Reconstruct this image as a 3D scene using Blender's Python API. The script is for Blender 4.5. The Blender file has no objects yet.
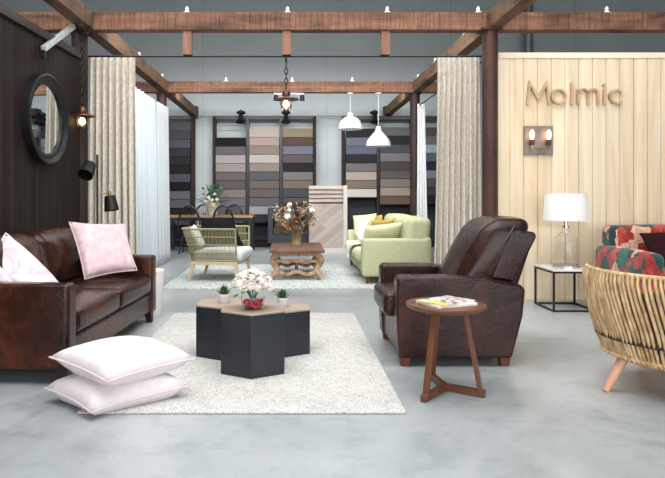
import bpy, bmesh, math, random
from mathutils import Vector, Matrix, Euler
RND = random.Random(11)
PI = math.pi
C = bpy.context.scene.collection
SC = bpy.context.scene
V = Vector

# ------------------------------------------------------------------ helpers
def lin(r, g, b):
    def f(c):
        c /= 255.0
        return c / 12.92 if c <= 0.04045 else ((c + 0.055) / 1.055) ** 2.4
    return (f(r), f(g), f(b), 1.0)

class MB:
    def __init__(self): self.v = []; self.f = []
    def add(self, vs, fs, M=None):
        o = len(self.v)
        for p in vs:
            p = V(p)
            self.v.append(M @ p if M is not None else p)
        for q in fs: self.f.append([o + i for i in q])
        return self
    def box(self, x0, x1, y0, y1, z0, z1, M=None):
        vs = [(x, y, z) for z in (z0, z1) for y in (y0, y1) for x in (x0, x1)]
        fs = [(0, 2, 3, 1), (4, 5, 7, 6), (0, 1, 5, 4), (2, 6, 7, 3), (0, 4, 6, 2), (1, 3, 7, 5)]
        return self.add(vs, fs, M)
    def bar(self, a, b, w, h, up=(0, 0, 1)):
        a, b = V(a), V(b); d = (b - a); L = d.length; d.normalize()
        up = V(up)
        if abs(d.dot(up)) > 0.98: up = V((1, 0, 0))
        s = d.cross(up).normalized(); u = s.cross(d)
        vs = []
        for p in (a, b):
            for i, j in ((-1, -1), (1, -1), (1, 1), (-1, 1)):
                vs.append(p + s * (i * w / 2) + u * (j * h / 2))
        return self.add(vs, [(0, 3, 2, 1), (4, 5, 6, 7), (0, 1, 5, 4), (1, 2, 6, 5), (2, 3, 7, 6), (3, 0, 4, 7)])
    def tbar(self, a, b, wa, wb):          # square tapered leg
        a, b = V(a), V(b); d = (b - a).normalized(); up = V((0, 1, 0))
        s = d.cross(up).normalized(); u = s.cross(d)
        vs = []
        for p, w in ((a, wa), (b, wb)):
            for i, j in ((-1, -1), (1, -1), (1, 1), (-1, 1)):
                vs.append(p + s * (i * w / 2) + u * (j * w / 2))
        return self.add(vs, [(0, 3, 2, 1), (4, 5, 6, 7), (0, 1, 5, 4), (1, 2, 6, 5), (2, 3, 7, 6), (3, 0, 4, 7)])
    def tube(self, pts, r, n=8, closed=False):
        pts = [V(p) for p in pts]; m = len(pts)
        rs = r if isinstance(r, (list, tuple)) else [r] * m
        vs = []; fs = []
        prev = None
        for i, p in enumerate(pts):
            if closed: t = pts[(i + 1) % m] - pts[i - 1]
            else: t = pts[min(i + 1, m - 1)] - pts[max(i - 1, 0)]
            t.normalize()
            if prev is None:
                a = V((0, 0, 1)) if abs(t.z) < 0.9 else V((1, 0, 0))
                n1 = t.cross(a).normalized()
            else:
                n1 = (prev - t * prev.dot(t))
                n1 = n1.normalized() if n1.length > 1e-6 else t.orthogonal().normalized()
            prev = n1; n2 = t.cross(n1)
            for k in range(n):
                a = 2 * PI * k / n
                vs.append(p + (n1 * math.cos(a) + n2 * math.sin(a)) * rs[i])
        segs = m if closed else m - 1
        for i in range(segs):
            j = (i + 1) % m
            for k in range(n):
                l = (k + 1) % n
                fs.append((i * n + k, i * n + l, j * n + l, j * n + k))
        if not closed:
            fs.append(tuple(range(n))[::-1]); fs.append(tuple((m - 1) * n + k for k in range(n)))
        return self.add(vs, fs)
    def lathe(self, prof, c=(0, 0, 0), n=24, M=None, loop=False):
        vs = []; fs = []; c = V(c); m = len(prof)
        for r, z in prof:
            for k in range(n):
                a = 2 * PI * k / n
                vs.append(c + V((max(r, 1e-5) * math.cos(a), max(r, 1e-5) * math.sin(a), z)))
        for i in range(m if loop else m - 1):
            j = (i + 1) % m
            for k in range(n):
                l = (k + 1) % n
                fs.append((i * n + k, i * n + l, j * n + l, j * n + k))
        if not loop:
            fs.append(tuple(range(n))[::-1]); fs.append(tuple((m - 1) * n + k for k in range(n)))
        return self.add(vs, fs, M)
    def prism(self, poly, a, b, axis='z', M=None):
        m = len(poly); vs = []
        for h in (a, b):
            for p, q in poly:
                vs.append((p, q, h) if axis == 'z' else (p, h, q) if axis == 'y' else (h, p, q))
        fs = [tuple(range(m))[::-1], tuple(range(m, 2 * m))]
        for i in range(m):
            j = (i + 1) % m
            fs.append((i, j, m + j, m + i))
        return self.add(vs, fs, M)
    def ribbon(self, pts, w, y0, y1, closed=False):   # flat stroke in x-z, extruded along y
        m = len(pts); L = []; Rr = []
        for i, p in enumerate(pts):
            a = pts[i - 1] if (closed or i > 0) else pts[i]
            b = pts[(i + 1) % m] if (closed or i < m - 1) else pts[i]
            p = V(p).to_2d()
            d1 = (p - V(a).to_2d()); d2 = (V(b).to_2d() - p)
            d1 = d1.normalized() if d1.length > 1e-9 else d2.normalized()
            d2 = d2.normalized() if d2.length > 1e-9 else d1
            n = V((-(d1.y + d2.y), d1.x + d2.x)); n = n.normalized()
            k = max(0.35, n.dot(V((-d1.y, d1.x))))
            L.append(p + n * (w / 2 / k)); Rr.append(p - n * (w / 2 / k))
        for i in range(m if closed else m - 1):
            j = (i + 1) % m
            self.prism([L[i], L[j], Rr[j], Rr[i]], y0, y1, 'y')
        return self
    def rbox(self, c, s, r, puff=(0, 0, 0), n=6, k=3, M=None, fn=None):
        h = [x / 2 for x in s]; r = min(r, min(h) * 0.98)
        def axis(hh):
            L = [-(hh - r) - r * math.tan(PI / 4 * (1 - i / k)) for i in range(k)]
            L += [-(hh - r) + 2 * (hh - r) * i / n for i in range(n + 1)]
            L += [(hh - r) + r * math.tan(PI / 4 * ((i + 1) / k)) for i in range(k)]
            return L
        ax = [axis(x) for x in h]; idx = {}; vs = []; fs = []
        def vert(i, j, l):
            key = (i, j, l)
            if key in idx: return idx[key]
            q = V((ax[0][i], ax[1][j], ax[2][l]))
            inner = V([max(-(h[a] - r), min(h[a] - r, q[a])) for a in range(3)])
            d = q - inner
            p = inner + (d.normalized() * r if d.length > 1e-9 else d)
            u = [max(-1, min(1, p[a] / h[a])) for a in range(3)]
            p2 = p.copy()
            for a in range(3):
                b, cc = (a + 1) % 3, (a + 2) % 3
                p2[a] += puff[a] * u[a] * (1 - u[b] ** 2) * (1 - u[cc] ** 2)
            p2 += V(c)
            if fn: p2 = V(fn(p2))
            idx[key] = len(vs); vs.append(p2); return idx[key]
        N = [len(a) - 1 for a in ax]
        for a in range(3):
            b, cc = (a + 1) % 3, (a + 2) % 3
            for side in (0, N[a]):
                for i in range(N[b]):
                    for j in range(N[cc]):
                        q = []
                        for di, dj in ((0, 0), (1, 0), (1, 1), (0, 1)):
                            k3 = [0, 0, 0]; k3[a] = side; k3[b] = i + di; k3[cc] = j + dj
                            q.append(vert(*k3))
                        fs.append(q if side else q[::-1])
        return self.add(vs, fs, M)
    def grid(self, fn, nu, nv):
        vs = [fn(i / nu, j / nv) for j in range(nv + 1) for i in range(nu + 1)]
        fs = [(j * (nu + 1) + i, j * (nu + 1) + i + 1, (j + 1) * (nu + 1) + i + 1, (j + 1) * (nu + 1) + i) for j in range(nv) for i in range(nu)]
        return self.add(vs, fs)
    def ball(self, c, r, n=10, s=(1, 1, 1)):
        prof = [(math.sin(PI * i / 6) * r, -math.cos(PI * i / 6) * r) for i in range(7)]
        M = Matrix.Translation(V(c)) @ Matrix.Diagonal((s[0], s[1], s[2], 1))
        return self.lathe(prof, (0, 0, 0), n, M)
    def leaf(self, base, d, L, w, bend=0.25):
        d = V(d).normalized(); s = d.cross(V((0, 0, 1)))
        s = s.normalized() if s.length > 1e-4 else V((1, 0, 0))
        up = s.cross(d); base = V(base)
        P = []
        for t, k in ((0, .12), (.35, 1), (.7, .8), (1, .05)):
            p = base + d * (L * t) - V((0, 0, 1)) * (bend * L * t * t)
            P.append((p - s * w * k / 2, p + up * (-w * .15 * k), p + s * w * k / 2))
        vs = [q for t in P for q in t]; fs = []
        for i in range(3):
            for j in range(2):
                fs.append((i * 3 + j, i * 3 + j + 1, i * 3 + j + 4, i * 3 + j + 3))
        return self.add(vs, fs)
    def rose(self, c, r, d):
        d = V(d).normalized(); Q = d.to_track_quat('Z', 'Y').to_matrix().to_4x4()
        M = Matrix.Translation(V(c)) @ Q
        self.ball(c, r * .42, 8)
        for ring, (rr, cnt, lo, hi) in enumerate(((.55, 3, -.6, 1.0), (.78, 5, -.9, .75), (1.0, 6, -1.2, .35))):
            for i in range(cnt):
                a0 = 2 * PI * i / cnt + ring * .6 + RND.random() * .3; sp = 2 * PI / cnt * .68
                vs = []; fs = []
                for v in range(4):
                    for u in range(4):
                        la = lo + (hi - lo) * v / 3; lo_ = a0 + (u / 3 - .5) * 2 * sp
                        k = rr * r * (1 + .10 * (v == 3) - .12 * abs(u - 1.5) / 1.5)
                        vs.append((k * math.cos(la) * math.cos(lo_), k * math.cos(la) * math.sin(lo_), k * math.sin(la)))
                for v in range(3):
                    for u in range(3):
                        fs.append((v * 4 + u, v * 4 + u + 1, v * 4 + u + 5, v * 4 + u + 4))
                self.add(vs, fs, M)
        return self
    def build(self, name, mat, parent=None, loc=None, rotz=0, bevel=0, smooth=True, angle=0.7, center=False, bseg=2, recalc=True, kind=None, solid=0, label=None):
        vs = self.v
        if center:
            xs = [p.x for p in vs]; ys = [p.y for p in vs]; zs = [p.z for p in vs]
            o0 = V(((min(xs) + max(xs)) / 2, (min(ys) + max(ys)) / 2, min(zs)))
            vs = [p - o0 for p in vs]; loc = o0
        me = bpy.data.meshes.new(name)
        me.from_pydata([tuple(p) for p in vs], [], self.f)
        if recalc:
            bm = bmesh.new(); bm.from_mesh(me)
            bmesh.ops.recalc_face_normals(bm, faces=bm.faces); bm.to_mesh(me); bm.free()
        if smooth:
            me.polygons.foreach_set('use_smooth', [True] * len(me.polygons))
            me.set_sharp_from_angle(angle=angle)
        me.materials.append(mat); me.update()
        o = bpy.data.objects.new(name, me); C.objects.link(o)
        if parent is not None: o.parent = parent
        if loc is not None: o.location = loc
        o.rotation_euler = (0, 0, rotz)
        if solid:
            md = o.modifiers.new('Solidify', 'SOLIDIFY'); md.thickness = solid; md.offset = 0
        if bevel:
            md = o.modifiers.new('Bevel', 'BEVEL'); md.width = bevel; md.segments = bseg
            md.limit_method = 'ANGLE'; md.angle_limit = 0.6; md.harden_normals = True
        if kind: o['kind'] = kind
        if label: o['label'] = label
        return o

def thing(name, label, cat, loc=(0, 0, 0), rotz=0, group=None):
    o = bpy.data.objects.new(name, None); C.objects.link(o)
    o.empty_display_size = 0.1; o.location = loc; o.rotation_euler = (0, 0, rotz)
    o['label'] = label; o['category'] = cat
    if group: o['group'] = group
    return o
def tag(o, label, cat, group=None, kind=None):
    o['label'] = label; o['category'] = cat
    if group: o['group'] = group
    if kind: o['kind'] = kind
    return o
def copy_tree(o, parent=None):
    c = o.copy(); C.objects.link(c)
    if parent is not None: c.parent = parent
    for ch in list(o.children): copy_tree(ch, c)
    return c
def dup(o, label, loc, rotz=None):
    c = copy_tree(o); c['label'] = label; c.location = loc
    if rotz is not None: c.rotation_euler = (0, 0, rotz)
    return c
def struct(name, mb, mat, **k):
    return mb.build(name, mat, kind='structure', **k)

# ------------------------------------------------------------------ materials
def nt(name):
    m = bpy.data.materials.new(name); m.use_nodes = True
    t = m.node_tree; t.nodes.clear()
    out = t.nodes.new('ShaderNodeOutputMaterial'); b = t.nodes.new('ShaderNodeBsdfPrincipled')
    t.links.new(b.outputs[0], out.inputs[0])
    return m, t, b, out
def coords(t, scale=(1, 1, 1), rot=(0, 0, 0), out='Object'):
    tc = t.nodes.new('ShaderNodeTexCoord'); mp = t.nodes.new('ShaderNodeMapping')
    mp.inputs['Scale'].default_value = scale; mp.inputs['Rotation'].default_value = rot
    t.links.new(tc.outputs[out], mp.inputs[0]); return mp.outputs[0]
def noise(t, vec, scale, detail=5, rough=.55, dist=0):
    n = t.nodes.new('ShaderNodeTexNoise'); n.inputs['Scale'].default_value = scale
    n.inputs['Detail'].default_value = detail; n.inputs['Roughness'].default_value = rough
    n.inputs['Distortion'].default_value = dist
    t.links.new(vec, n.inputs['Vector']); return n.outputs['Fac']
def ramp(t, fac, stops, interp='LINEAR'):
    r = t.nodes.new('ShaderNodeValToRGB'); r.color_ramp.interpolation = interp
    e = r.color_ramp.elements
    while len(e) < len(stops): e.new(0.5)
    for i, (p, c) in enumerate(stops): e[i].position = p; e[i].color = c
    t.links.new(fac, r.inputs[0]); return r.outputs[0]
def mth(t, op, a, b=None, c=None):
    n = t.nodes.new('ShaderNodeMath'); n.operation = op
    for i, x in enumerate((a, b, c)):
        if x is None: continue
        if isinstance(x, (int, float)): n.inputs[i].default_value = x
        else: t.links.new(x, n.inputs[i])
    return n.outputs[0]
def bump(t, b, h, strength, dist):
    n = t.nodes.new('ShaderNodeBump'); n.inputs['Strength'].default_value = strength
    n.inputs['Distance'].default_value = dist
    t.links.new(h, n.inputs['Height']); t.links.new(n.outputs[0], b.inputs['Normal'])
def mixc(t, fac, a, b, mode='MIX'):
    n = t.nodes.new('ShaderNodeMix'); n.data_type = 'RGBA'; n.blend_type = mode
    for i, x in ((0, fac), (6, a), (7, b)):
        if isinstance(x, (int, float)): n.inputs[i].default_value = x
        elif isinstance(x, tuple): n.inputs[i].default_value = x
        else: t.links.new(x, n.inputs[i])
    return n.outputs[2]

def mat(name, c1, c2=None, rough=.6, metal=0, scale=6, stretch=(1, 1, 1), lo=.35, hi=.65, detail=5,
        bscale=0, bstr=.3, bdist=.004, bstretch=None, coat=0, sheen=0, dist=0, spec=None, trans=0):
    m, t, b, out = nt(name)
    c1 = lin(*c1); c2 = lin(*c2) if c2 else tuple(x * .86 for x in c1[:3]) + (1,)
    v = coords(t, stretch)
    f = noise(t, v, scale, detail, .6, dist)
    t.links.new(ramp(t, f, [(lo, c2), (hi, c1)]), b.inputs['Base Color'])
    b.inputs['Roughness'].default_value = rough; b.inputs['Metallic'].default_value = metal
    b.inputs['Coat Weight'].default_value = coat; b.inputs['Sheen Weight'].default_value = sheen
    if spec is not None: b.inputs['Specular IOR Level'].default_value = spec
    if bscale:
        bv = coords(t, bstretch or (1, 1, 1))
        bump(t, b, noise(t, bv, bscale, 4), bstr, bdist)
    if trans:
        tr = t.nodes.new('ShaderNodeBsdfTranslucent'); tr.inputs[0].default_value = c1
        mx = t.nodes.new('ShaderNodeMixShader'); mx.inputs[0].default_value = trans
        t.links.new(b.outputs[0], mx.inputs[1]); t.links.new(tr.outputs[0], mx.inputs[2])
        t.links.new(mx.outputs[0], out.inputs[0])
    return m
def wood(name, c1, c2, axis='x', scale=14, rough=.55, bstr=.25, k=.06, lo=.3, hi=.7):
    st = {'x': (k, 1, 1), 'y': (1, k, 1), 'z': (1, 1, k)}[axis]
    return mat(name, c1, c2, rough, scale=scale, stretch=st, lo=lo, hi=hi, detail=8, bscale=scale * 2.5, bstr=bstr, bdist=.003, bstretch=st, dist=.6)
def glass(name, tint=(1, 1, 1, 1), rough=0.0):
    m, t, b, out = nt(name)
    b.inputs['Base Color'].default_value = tint; b.inputs['Transmission Weight'].default_value = 1
    b.inputs['Roughness'].default_value = rough; b.inputs['IOR'].default_value = 1.3
    return m
def emit(name, col, s):
    m, t, b, out = nt(name)
    b.inputs['Base Color'].default_value = lin(*col); b.inputs['Emission Color'].default_value = lin(*col)
    b.inputs['Emission Strength'].default_value = s
    return m
def saw_timber(name, c1, c2, axis):
    m = wood(name, c1, c2, axis, 9, .75, .5, .14)
    t = m.node_tree; b = next(n for n in t.nodes if n.type == 'BSDF_PRINCIPLED')
    src = b.inputs['Base Color'].links[0].from_socket
    st = {'x': (1, .04, .04), 'y': (.04, 1, .04)}[axis]
    f = noise(t, coords(t, st), 46, 3, .7)
    c = mixc(t, .75, src, ramp(t, f, [(.36, lin(150, 140, 136)), (.56, (1, 1, 1, 1))]), 'MULTIPLY')
    g = noise(t, coords(t, (.8, .8, 2)), 2.2, 3, .5, .6)
    c2_ = mixc(t, .8, c, ramp(t, g, [(.30, lin(112, 104, 104)), (.46, (1, 1, 1, 1))]), 'MULTIPLY')
    t.links.new(c2_, b.inputs['Base Color']); return m
def boards(name, c1, c2, w, axis, off=0, scale=9, rough=.55, tone=.12, k=.07):
    m, t, b, out = nt(name)
    v = coords(t, (1, 1, k))
    tc = t.nodes.new('ShaderNodeTexCoord'); sp = t.nodes.new('ShaderNodeSeparateXYZ')
    t.links.new(tc.outputs['Object'], sp.inputs[0])
    a = mth(t, 'FLOOR', mth(t, 'DIVIDE', mth(t, 'SUBTRACT', sp.outputs[axis], off), w))
    wn = t.nodes.new('ShaderNodeTexWhiteNoise'); wn.noise_dimensions = '1D'; t.links.new(a, wn.inputs['W'])
    ad = t.nodes.new('ShaderNodeVectorMath'); ad.operation = 'MULTIPLY_ADD'
    t.links.new(wn.outputs['Color'], ad.inputs[0]); ad.inputs[1].default_value = (9, 9, 9); t.links.new(v, ad.inputs[2])
    f = noise(t, ad.outputs[0], scale, 8, .6, 1.6)
    col = ramp(t, f, [(.3, lin(*c2)), (.68, lin(*c1))])
    hs = t.nodes.new('ShaderNodeHueSaturation')
    val = mth(t, 'MULTIPLY_ADD', wn.outputs['Value'], tone, 1 - tone / 2); t.links.new(val, hs.inputs['Value'])
    t.links.new(col, hs.inputs['Color']); t.links.new(hs.outputs[0], b.inputs['Base Color'])
    b.inputs['Roughness'].default_value = rough; b.inputs['Specular IOR Level'].default_value = .25
    bump(t, b, f, .15, .004)
    return m

def floor_mat():
    m, t, b, out = nt('polished_concrete')
    v = coords(t)
    f1 = noise(t, v, .55, 7, .62, .8); f2 = noise(t, v, 5, 8, .7, .3); f3 = noise(t, v, 40, 4, .7)
    c = ramp(t, f1, [(.36, lin(142, 148, 150)), (.52, lin(164, 170, 172)), (.66, lin(182, 186, 187))])
    c2 = ramp(t, f2, [(.34, lin(216, 220, 222)), (.5, (1, 1, 1, 1))])
    c3 = mixc(t, .6, c, c2, 'MULTIPLY')
    c4 = ramp(t, f3, [(.3, lin(232, 232, 232)), (.5, (1, 1, 1, 1))])
    t.links.new(mixc(t, .5, c3, c4, 'MULTIPLY'), b.inputs['Base Color'])
    r = mth(t, 'MULTIPLY_ADD', f2, .28, .2); t.links.new(r, b.inputs['Roughness'])
    bump(t, b, f2, .05, .004)
    return m
def backwall_mat():
    m, t, b, out = nt('concrete_panel')
    tc = t.nodes.new('ShaderNodeTexCoord'); sp = t.nodes.new('ShaderNodeSeparateXYZ'); t.links.new(tc.outputs['Object'], sp.inputs[0])
    v = coords(t)
    f = noise(t, v, 1.2, 6, .6)
    t.links.new(ramp(t, f, [(.3, lin(164, 170, 171)), (.7, lin(175, 181, 182))]), b.inputs['Base Color'])
    b.inputs['Roughness'].default_value = .7
    return m
def rug_mat(name, c1, c2, s):
    m, t, b, out = nt(name)
    v = coords(t)
    vo = t.nodes.new('ShaderNodeTexVoronoi'); vo.inputs['Scale'].default_value = s
    v2 = coords(t, (1.6, .8, 1)); t.links.new(v2, vo.inputs['Vector'])
    f = noise(t, v, 22, 5, .7); f0 = noise(t, v, 1.3, 4)
    c = ramp(t, f, [(.3, lin(*c2)), (.6, lin(*c1))])
    cc = mixc(t, .5, c, ramp(t, f0, [(.35, lin(228, 228, 226)), (.6, (1, 1, 1, 1))]), 'MULTIPLY')
    d = ramp(t, vo.outputs['Distance'], [(.25, (1, 1, 1, 1)), (.75, lin(186, 186, 184))])
    t.links.new(mixc(t, .8, cc, d, 'MULTIPLY'), b.inputs['Base Color'])
    b.inputs['Roughness'].default_value = .95; b.inputs['Specular IOR Level'].default_value = .15
    bump(t, b, vo.outputs['Distance'], -.6, .006)
    return m
def leather(name, dark, mid, hot):
    m, t, b, out = nt(name)
    v = coords(t)
    f = noise(t, v, 3.2, 6, .6, .5); g = noise(t, v, 38, 4, .7)
    c = ramp(t, f, [(.3, lin(*dark)), (.52, lin(*mid)), (.75, lin(*hot))])
    t.links.new(mixc(t, .35, c, ramp(t, g, [(.35, lin(120, 110, 105)), (.6, (1, 1, 1, 1))]), 'MULTIPLY'), b.inputs['Base Color'])
    t.links.new(mth(t, 'MULTIPLY_ADD', f, .3, .12), b.inputs['Roughness'])
    b.inputs['Specular IOR Level'].default_value = .34
    vo = t.nodes.new('ShaderNodeTexVoronoi'); vo.inputs['Scale'].default_value = 120; t.links.new(v, vo.inputs['Vector'])
    wr = noise(t, v, 7, 5, .6, 1.2)
    h = mth(t, 'ADD', mth(t, 'MULTIPLY', vo.outputs['Distance'], .12), wr)
    bump(t, b, h, .22, .02)
    return m
def floral():
    m, t, b, out = nt('floral_velvet')
    v = coords(t)
    nn = t.nodes.new('ShaderNodeTexNoise'); nn.inputs['Scale'].default_value = 5; nn.inputs['Detail'].default_value = 3; t.links.new(v, nn.inputs['Vector'])
    ad = t.nodes.new('ShaderNodeVectorMath'); ad.operation = 'MULTIPLY_ADD'
    t.links.new(nn.outputs['Color'], ad.inputs[0]); ad.inputs[1].default_value = (.22, .22, .22); t.links.new(v, ad.inputs[2])
    vo = t.nodes.new('ShaderNodeTexVoronoi'); vo.inputs['Scale'].default_value = 8; t.links.new(ad.outputs[0], vo.inputs['Vector'])
    se = t.nodes.new('ShaderNodeSeparateColor'); t.links.new(vo.outputs['Color'], se.inputs[0])
    c = ramp(t, se.outputs[0], [(0, lin(20, 74, 70)), (.2, lin(168, 44, 40)), (.42, lin(226, 176, 150)), (.56, lin(34, 100, 88)), (.7, lin(190, 70, 58)), (.88, lin(22, 52, 54))], 'CONSTANT')
    pet = noise(t, ad.outputs[0], 14, 4, .6, 1.5)
    c2 = mixc(t, .55, c, ramp(t, pet, [(.35, lin(130, 60, 60)), (.55, (1, 1, 1, 1))]), 'MULTIPLY')
    d = ramp(t, vo.outputs['Distance'], [(.10, (1, 1, 1, 1)), (.14, (0, 0, 0, 1))])
    cc = mixc(t, d, c2, lin(40, 92, 96))
    t.links.new(cc, b.inputs['Base Color']); b.inputs['Roughness'].default_value = .85; b.inputs['Sheen Weight'].default_value = .3
    return m
def cover_mat():
    m, t, b, out = nt('magazine_cover')
    tc = t.nodes.new('ShaderNodeTexCoord'); sp = t.nodes.new('ShaderNodeSeparateXYZ'); t.links.new(tc.outputs['Object'], sp.inputs[0])
    v = coords(t)
    f = noise(t, v, 16, 3, .6)
    pic = ramp(t, f, [(.36, lin(48, 62, 84)), (.45, lin(150, 166, 176)), (.52, lin(240, 240, 238)), (.62, lin(196, 150, 120))])
    yel = mth(t, 'LESS_THAN', sp.outputs[0], -.075)
    f2 = noise(t, v, 12, 2)
    yc = ramp(t, f2, [(.45, lin(232, 208, 60)), (.56, lin(246, 240, 200))])
    c = mixc(t, yel, pic, yc)
    t.links.new(c, b.inputs['Base Color']); b.inputs['Roughness'].default_value = .25
    return m
def sheer_mat(name, col, tr=.45, clear=.12):
    m, t, b, out = nt(name)
    b.inputs['Base Color'].default_value = lin(*col); b.inputs['Roughness'].default_value = .9
    x = t.nodes.new('ShaderNodeBsdfTranslucent'); x.inputs[0].default_value = lin(*col)
    y = t.nodes.new('ShaderNodeBsdfTransparent')
    m1 = t.nodes.new('ShaderNodeMixShader'); m1.inputs[0].default_value = tr
    m2 = t.nodes.new('ShaderNodeMixShader')
    v = coords(t, (1, 1, .2)); f = noise(t, v, 160, 2)
    t.links.new(mth(t, 'MULTIPLY', f, clear * 2), m2.inputs[0])
    t.links.new(b.outputs[0], m1.inputs[1]); t.links.new(x.outputs[0], m1.inputs[2])
    t.links.new(m1.outputs[0], m2.inputs[1]); t.links.new(y.outputs[0], m2.inputs[2]); t.links.new(m2.outputs[0], out.inputs[0])
    return m

m_floor = floor_mat(); m_back = backwall_mat()
m_dark = boards('dark_stained_boards', (48, 36, 32), (23, 17, 16), .098, 1, 0, 12, .62, .35, .05)
m_pale = boards('pale_plywood_boards', (246, 230, 203), (224, 200, 164), .1576, 0, .02, 4, .55, .07, .10)
m_trimd = wood('dark_trim_timber', (72, 56, 48), (40, 32, 30), 'y')
m_palecap = wood('pale_plywood_cap', (250, 238, 216), (240, 222, 194), 'x')
m_beamx = saw_timber('rough_timber_cross', (156, 110, 82), (92, 60, 44), 'x')
m_beamy = saw_timber('rough_timber_long', (138, 104, 74), (76, 54, 38), 'y')
m_beamz = wood('rough_timber_block', (158, 114, 90), (110, 76, 58), 'z', 9, .7, .4, .12)
m_rust = mat('rusty_steel', (88, 54, 45), (54, 34, 29), .6, .1, 7, (1, 1, .25), bscale=60, bstr=.25, bdist=.003)
m_black = mat('black_metal', (26, 26, 28), (20, 20, 22), .42, .3)
m_blackw = mat('black_painted_wood', (24, 24, 27), (17, 17, 19), .4)
m_galv = mat('galvanised_steel', (228, 231, 233), (204, 208, 211), .4, .3, 20)
m_white = mat('white_enamel', (240, 241, 241), (232, 233, 233), .3)
m_plaster = mat('white_plaster', (238, 238, 236), (226, 226, 224), .7)
m_linen = mat('oatmeal_linen', (244, 237, 225), (206, 198, 184), .95, scale=60, stretch=(1, 1, .35), bscale=180, bstr=.4, bdist=.003, trans=.15)
m_sheer = sheer_mat('white_sheer', (222, 229, 234), .35, .12)
m_sheer2 = sheer_mat('grey_sheer', (220, 224, 226), .35, .1)
m_leath = leather('brown_leather', (34, 16, 11), (58, 28, 18), (104, 52, 30))
m_leath2 = leather('dark_brown_leather', (32, 16, 12), (48, 24, 18), (76, 39, 28))
m_welt = mat('brown_leather_welt', (70, 40, 32), (50, 28, 23), .3, scale=20)
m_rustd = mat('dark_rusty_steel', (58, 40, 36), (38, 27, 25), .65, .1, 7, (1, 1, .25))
m_darkfoot = mat('dark_timber_foot', (46, 28, 22), (34, 20, 16), .4)
m_redfoot = wood('reddish_timber_foot', (124, 62, 40), (92, 44, 30), 'z')
m_voile = sheer_mat('white_voile', (250, 251, 252), .2, .04)
m_pinkw = mat('pale_pink_linen', (230, 222, 225), (222, 213, 217), .9, scale=30, bscale=120, bstr=.2, bdist=.002, sheen=.2)
m_pinkv = mat('dusty_pink_velvet', (228, 203, 206), (206, 174, 180), .85, scale=16, sheen=.4, bscale=50, bstr=.35, bdist=.003)
m_marbl = mat('white_pink_print', (236, 230, 233), (218, 184, 198), .9, scale=6, lo=.38, hi=.54, dist=1.2, sheen=.2)
m_pipe = mat('pink_piping', (226, 206, 209), (218, 198, 202), .9)
m_rug1 = rug_mat('cream_wool_rug', (226, 225, 221), (204, 202, 197), 95)
m_rug2 = rug_mat('pale_faded_rug', (222, 227, 222), (192, 202, 200), 24)
m_blue = mat('blue_black_panel', (37, 40, 48), (29, 32, 39), .42, scale=3, stretch=(1, 1, .3))
m_gtop = wood('greyed_oak_top', (180, 162, 146), (138, 120, 106), 'x', 10, .5)
m_walnut = wood('walnut_top', (120, 74, 48), (80, 46, 31), 'x', 9, .35)
m_walnutz = wood('walnut_leg', (126, 78, 50), (86, 50, 33), 'z', 12, .4)
m_cover = cover_mat(); m_paper = mat('paper', (240, 240, 236), (230, 230, 226), .6)
m_glass = glass('clear_glass'); m_winglass = glass('dark_stove_glass', (.75, .72, .68, 1))
m_chrome = mat('chrome', (215, 215, 215), (200, 200, 200), .12, 1)
m_shade = mat('white_lamp_shade', (248, 248, 248), (244, 245, 245), .9, trans=.45)
m_marble = mat('white_marble_top', (240, 239, 236), (222, 220, 216), .25, scale=3, dist=2)
m_rattan = mat('natural_rattan', (224, 194, 148), (166, 130, 86), .5, scale=24, stretch=(1, 1, .4), bscale=80, bstr=.2)
m_pinkwood = wood('pinkish_beech', (226, 176, 146), (206, 152, 120), 'z', 10, .4)
m_floral = floral(); m_maroon = mat('maroon_velvet', (50, 18, 24), (38, 12, 18), .9, spec=.2)
m_green = mat('pale_green_cloth', (194, 195, 158), (184, 185, 147), .9, scale=20, bscale=120, bstr=.2, bdist=.002)
m_greenp = mat('light_green_cushion', (202, 203, 164), (192, 193, 152), .9, scale=14)
m_must = mat('mustard_cushion', (186, 162, 84), (164, 138, 64), .9)
m_whitet = mat('white_patterned_cloth', (238, 238, 236), (186, 186, 184), .9, scale=26, lo=.42, hi=.5)
m_rope = mat('khaki_rope', (158, 150, 116), (126, 118, 88), .8, scale=60)
m_ash = wood('pale_ash', (214, 192, 160), (190, 166, 132), 'x', 10, .5)
m_cush = mat('light_grey_cushion', (204, 206, 206), (192, 194, 194), .9, bscale=90, bstr=.2)
m_brownc = mat('dark_brown_cushion', (62, 46, 38), (48, 36, 30), .9)
m_blackc = mat('black_cushion', (20, 21, 26), (13, 14, 18), .95, spec=.1)
m_rustic = wood('rustic_brown_top', (126, 88, 66), (76, 52, 40), 'y', 8, .5)
m_rusticl = mat('rustic_limed_leg', (196, 164, 134), (136, 100, 74), .6, scale=14, bscale=20)
m_stove = mat('stove_blue_black', (40, 46, 58), (33, 38, 48), .45, .2)
m_fire = mat('tan_firebrick', (188, 166, 136), (150, 128, 100), .9)
m_tabletop = wood('honey_tabletop', (176, 136, 92), (140, 104, 68), 'x', 8, .4)
m_stone = mat('pale_stone_pot', (204, 203, 192), (172, 171, 160), .85, bscale=30)
m_potw = mat('white_ceramic', (240, 238, 236), (228, 224, 222), .35)
m_leaf = mat('mid_green_leaf', (86, 128, 82), (52, 92, 58), .5, scale=12)
m_leafd = mat('dark_green_leaf', (48, 76, 56), (30, 54, 42), .5, scale=12)
m_leafl = mat('lime_leaf', (176, 190, 90), (130, 150, 70), .5, scale=12)
m_teal = mat('teal_leaf', (34, 84, 78), (24, 60, 58), .5)
m_rose = mat('blush_rose', (254, 249, 245), (250, 238, 233), .7, scale=18)
m_rosew = mat('white_rose', (250, 248, 244), (238, 234, 228), .7, scale=18)
m_red = mat('dark_red_bloom', (120, 34, 40), (84, 22, 30), .7)
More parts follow.
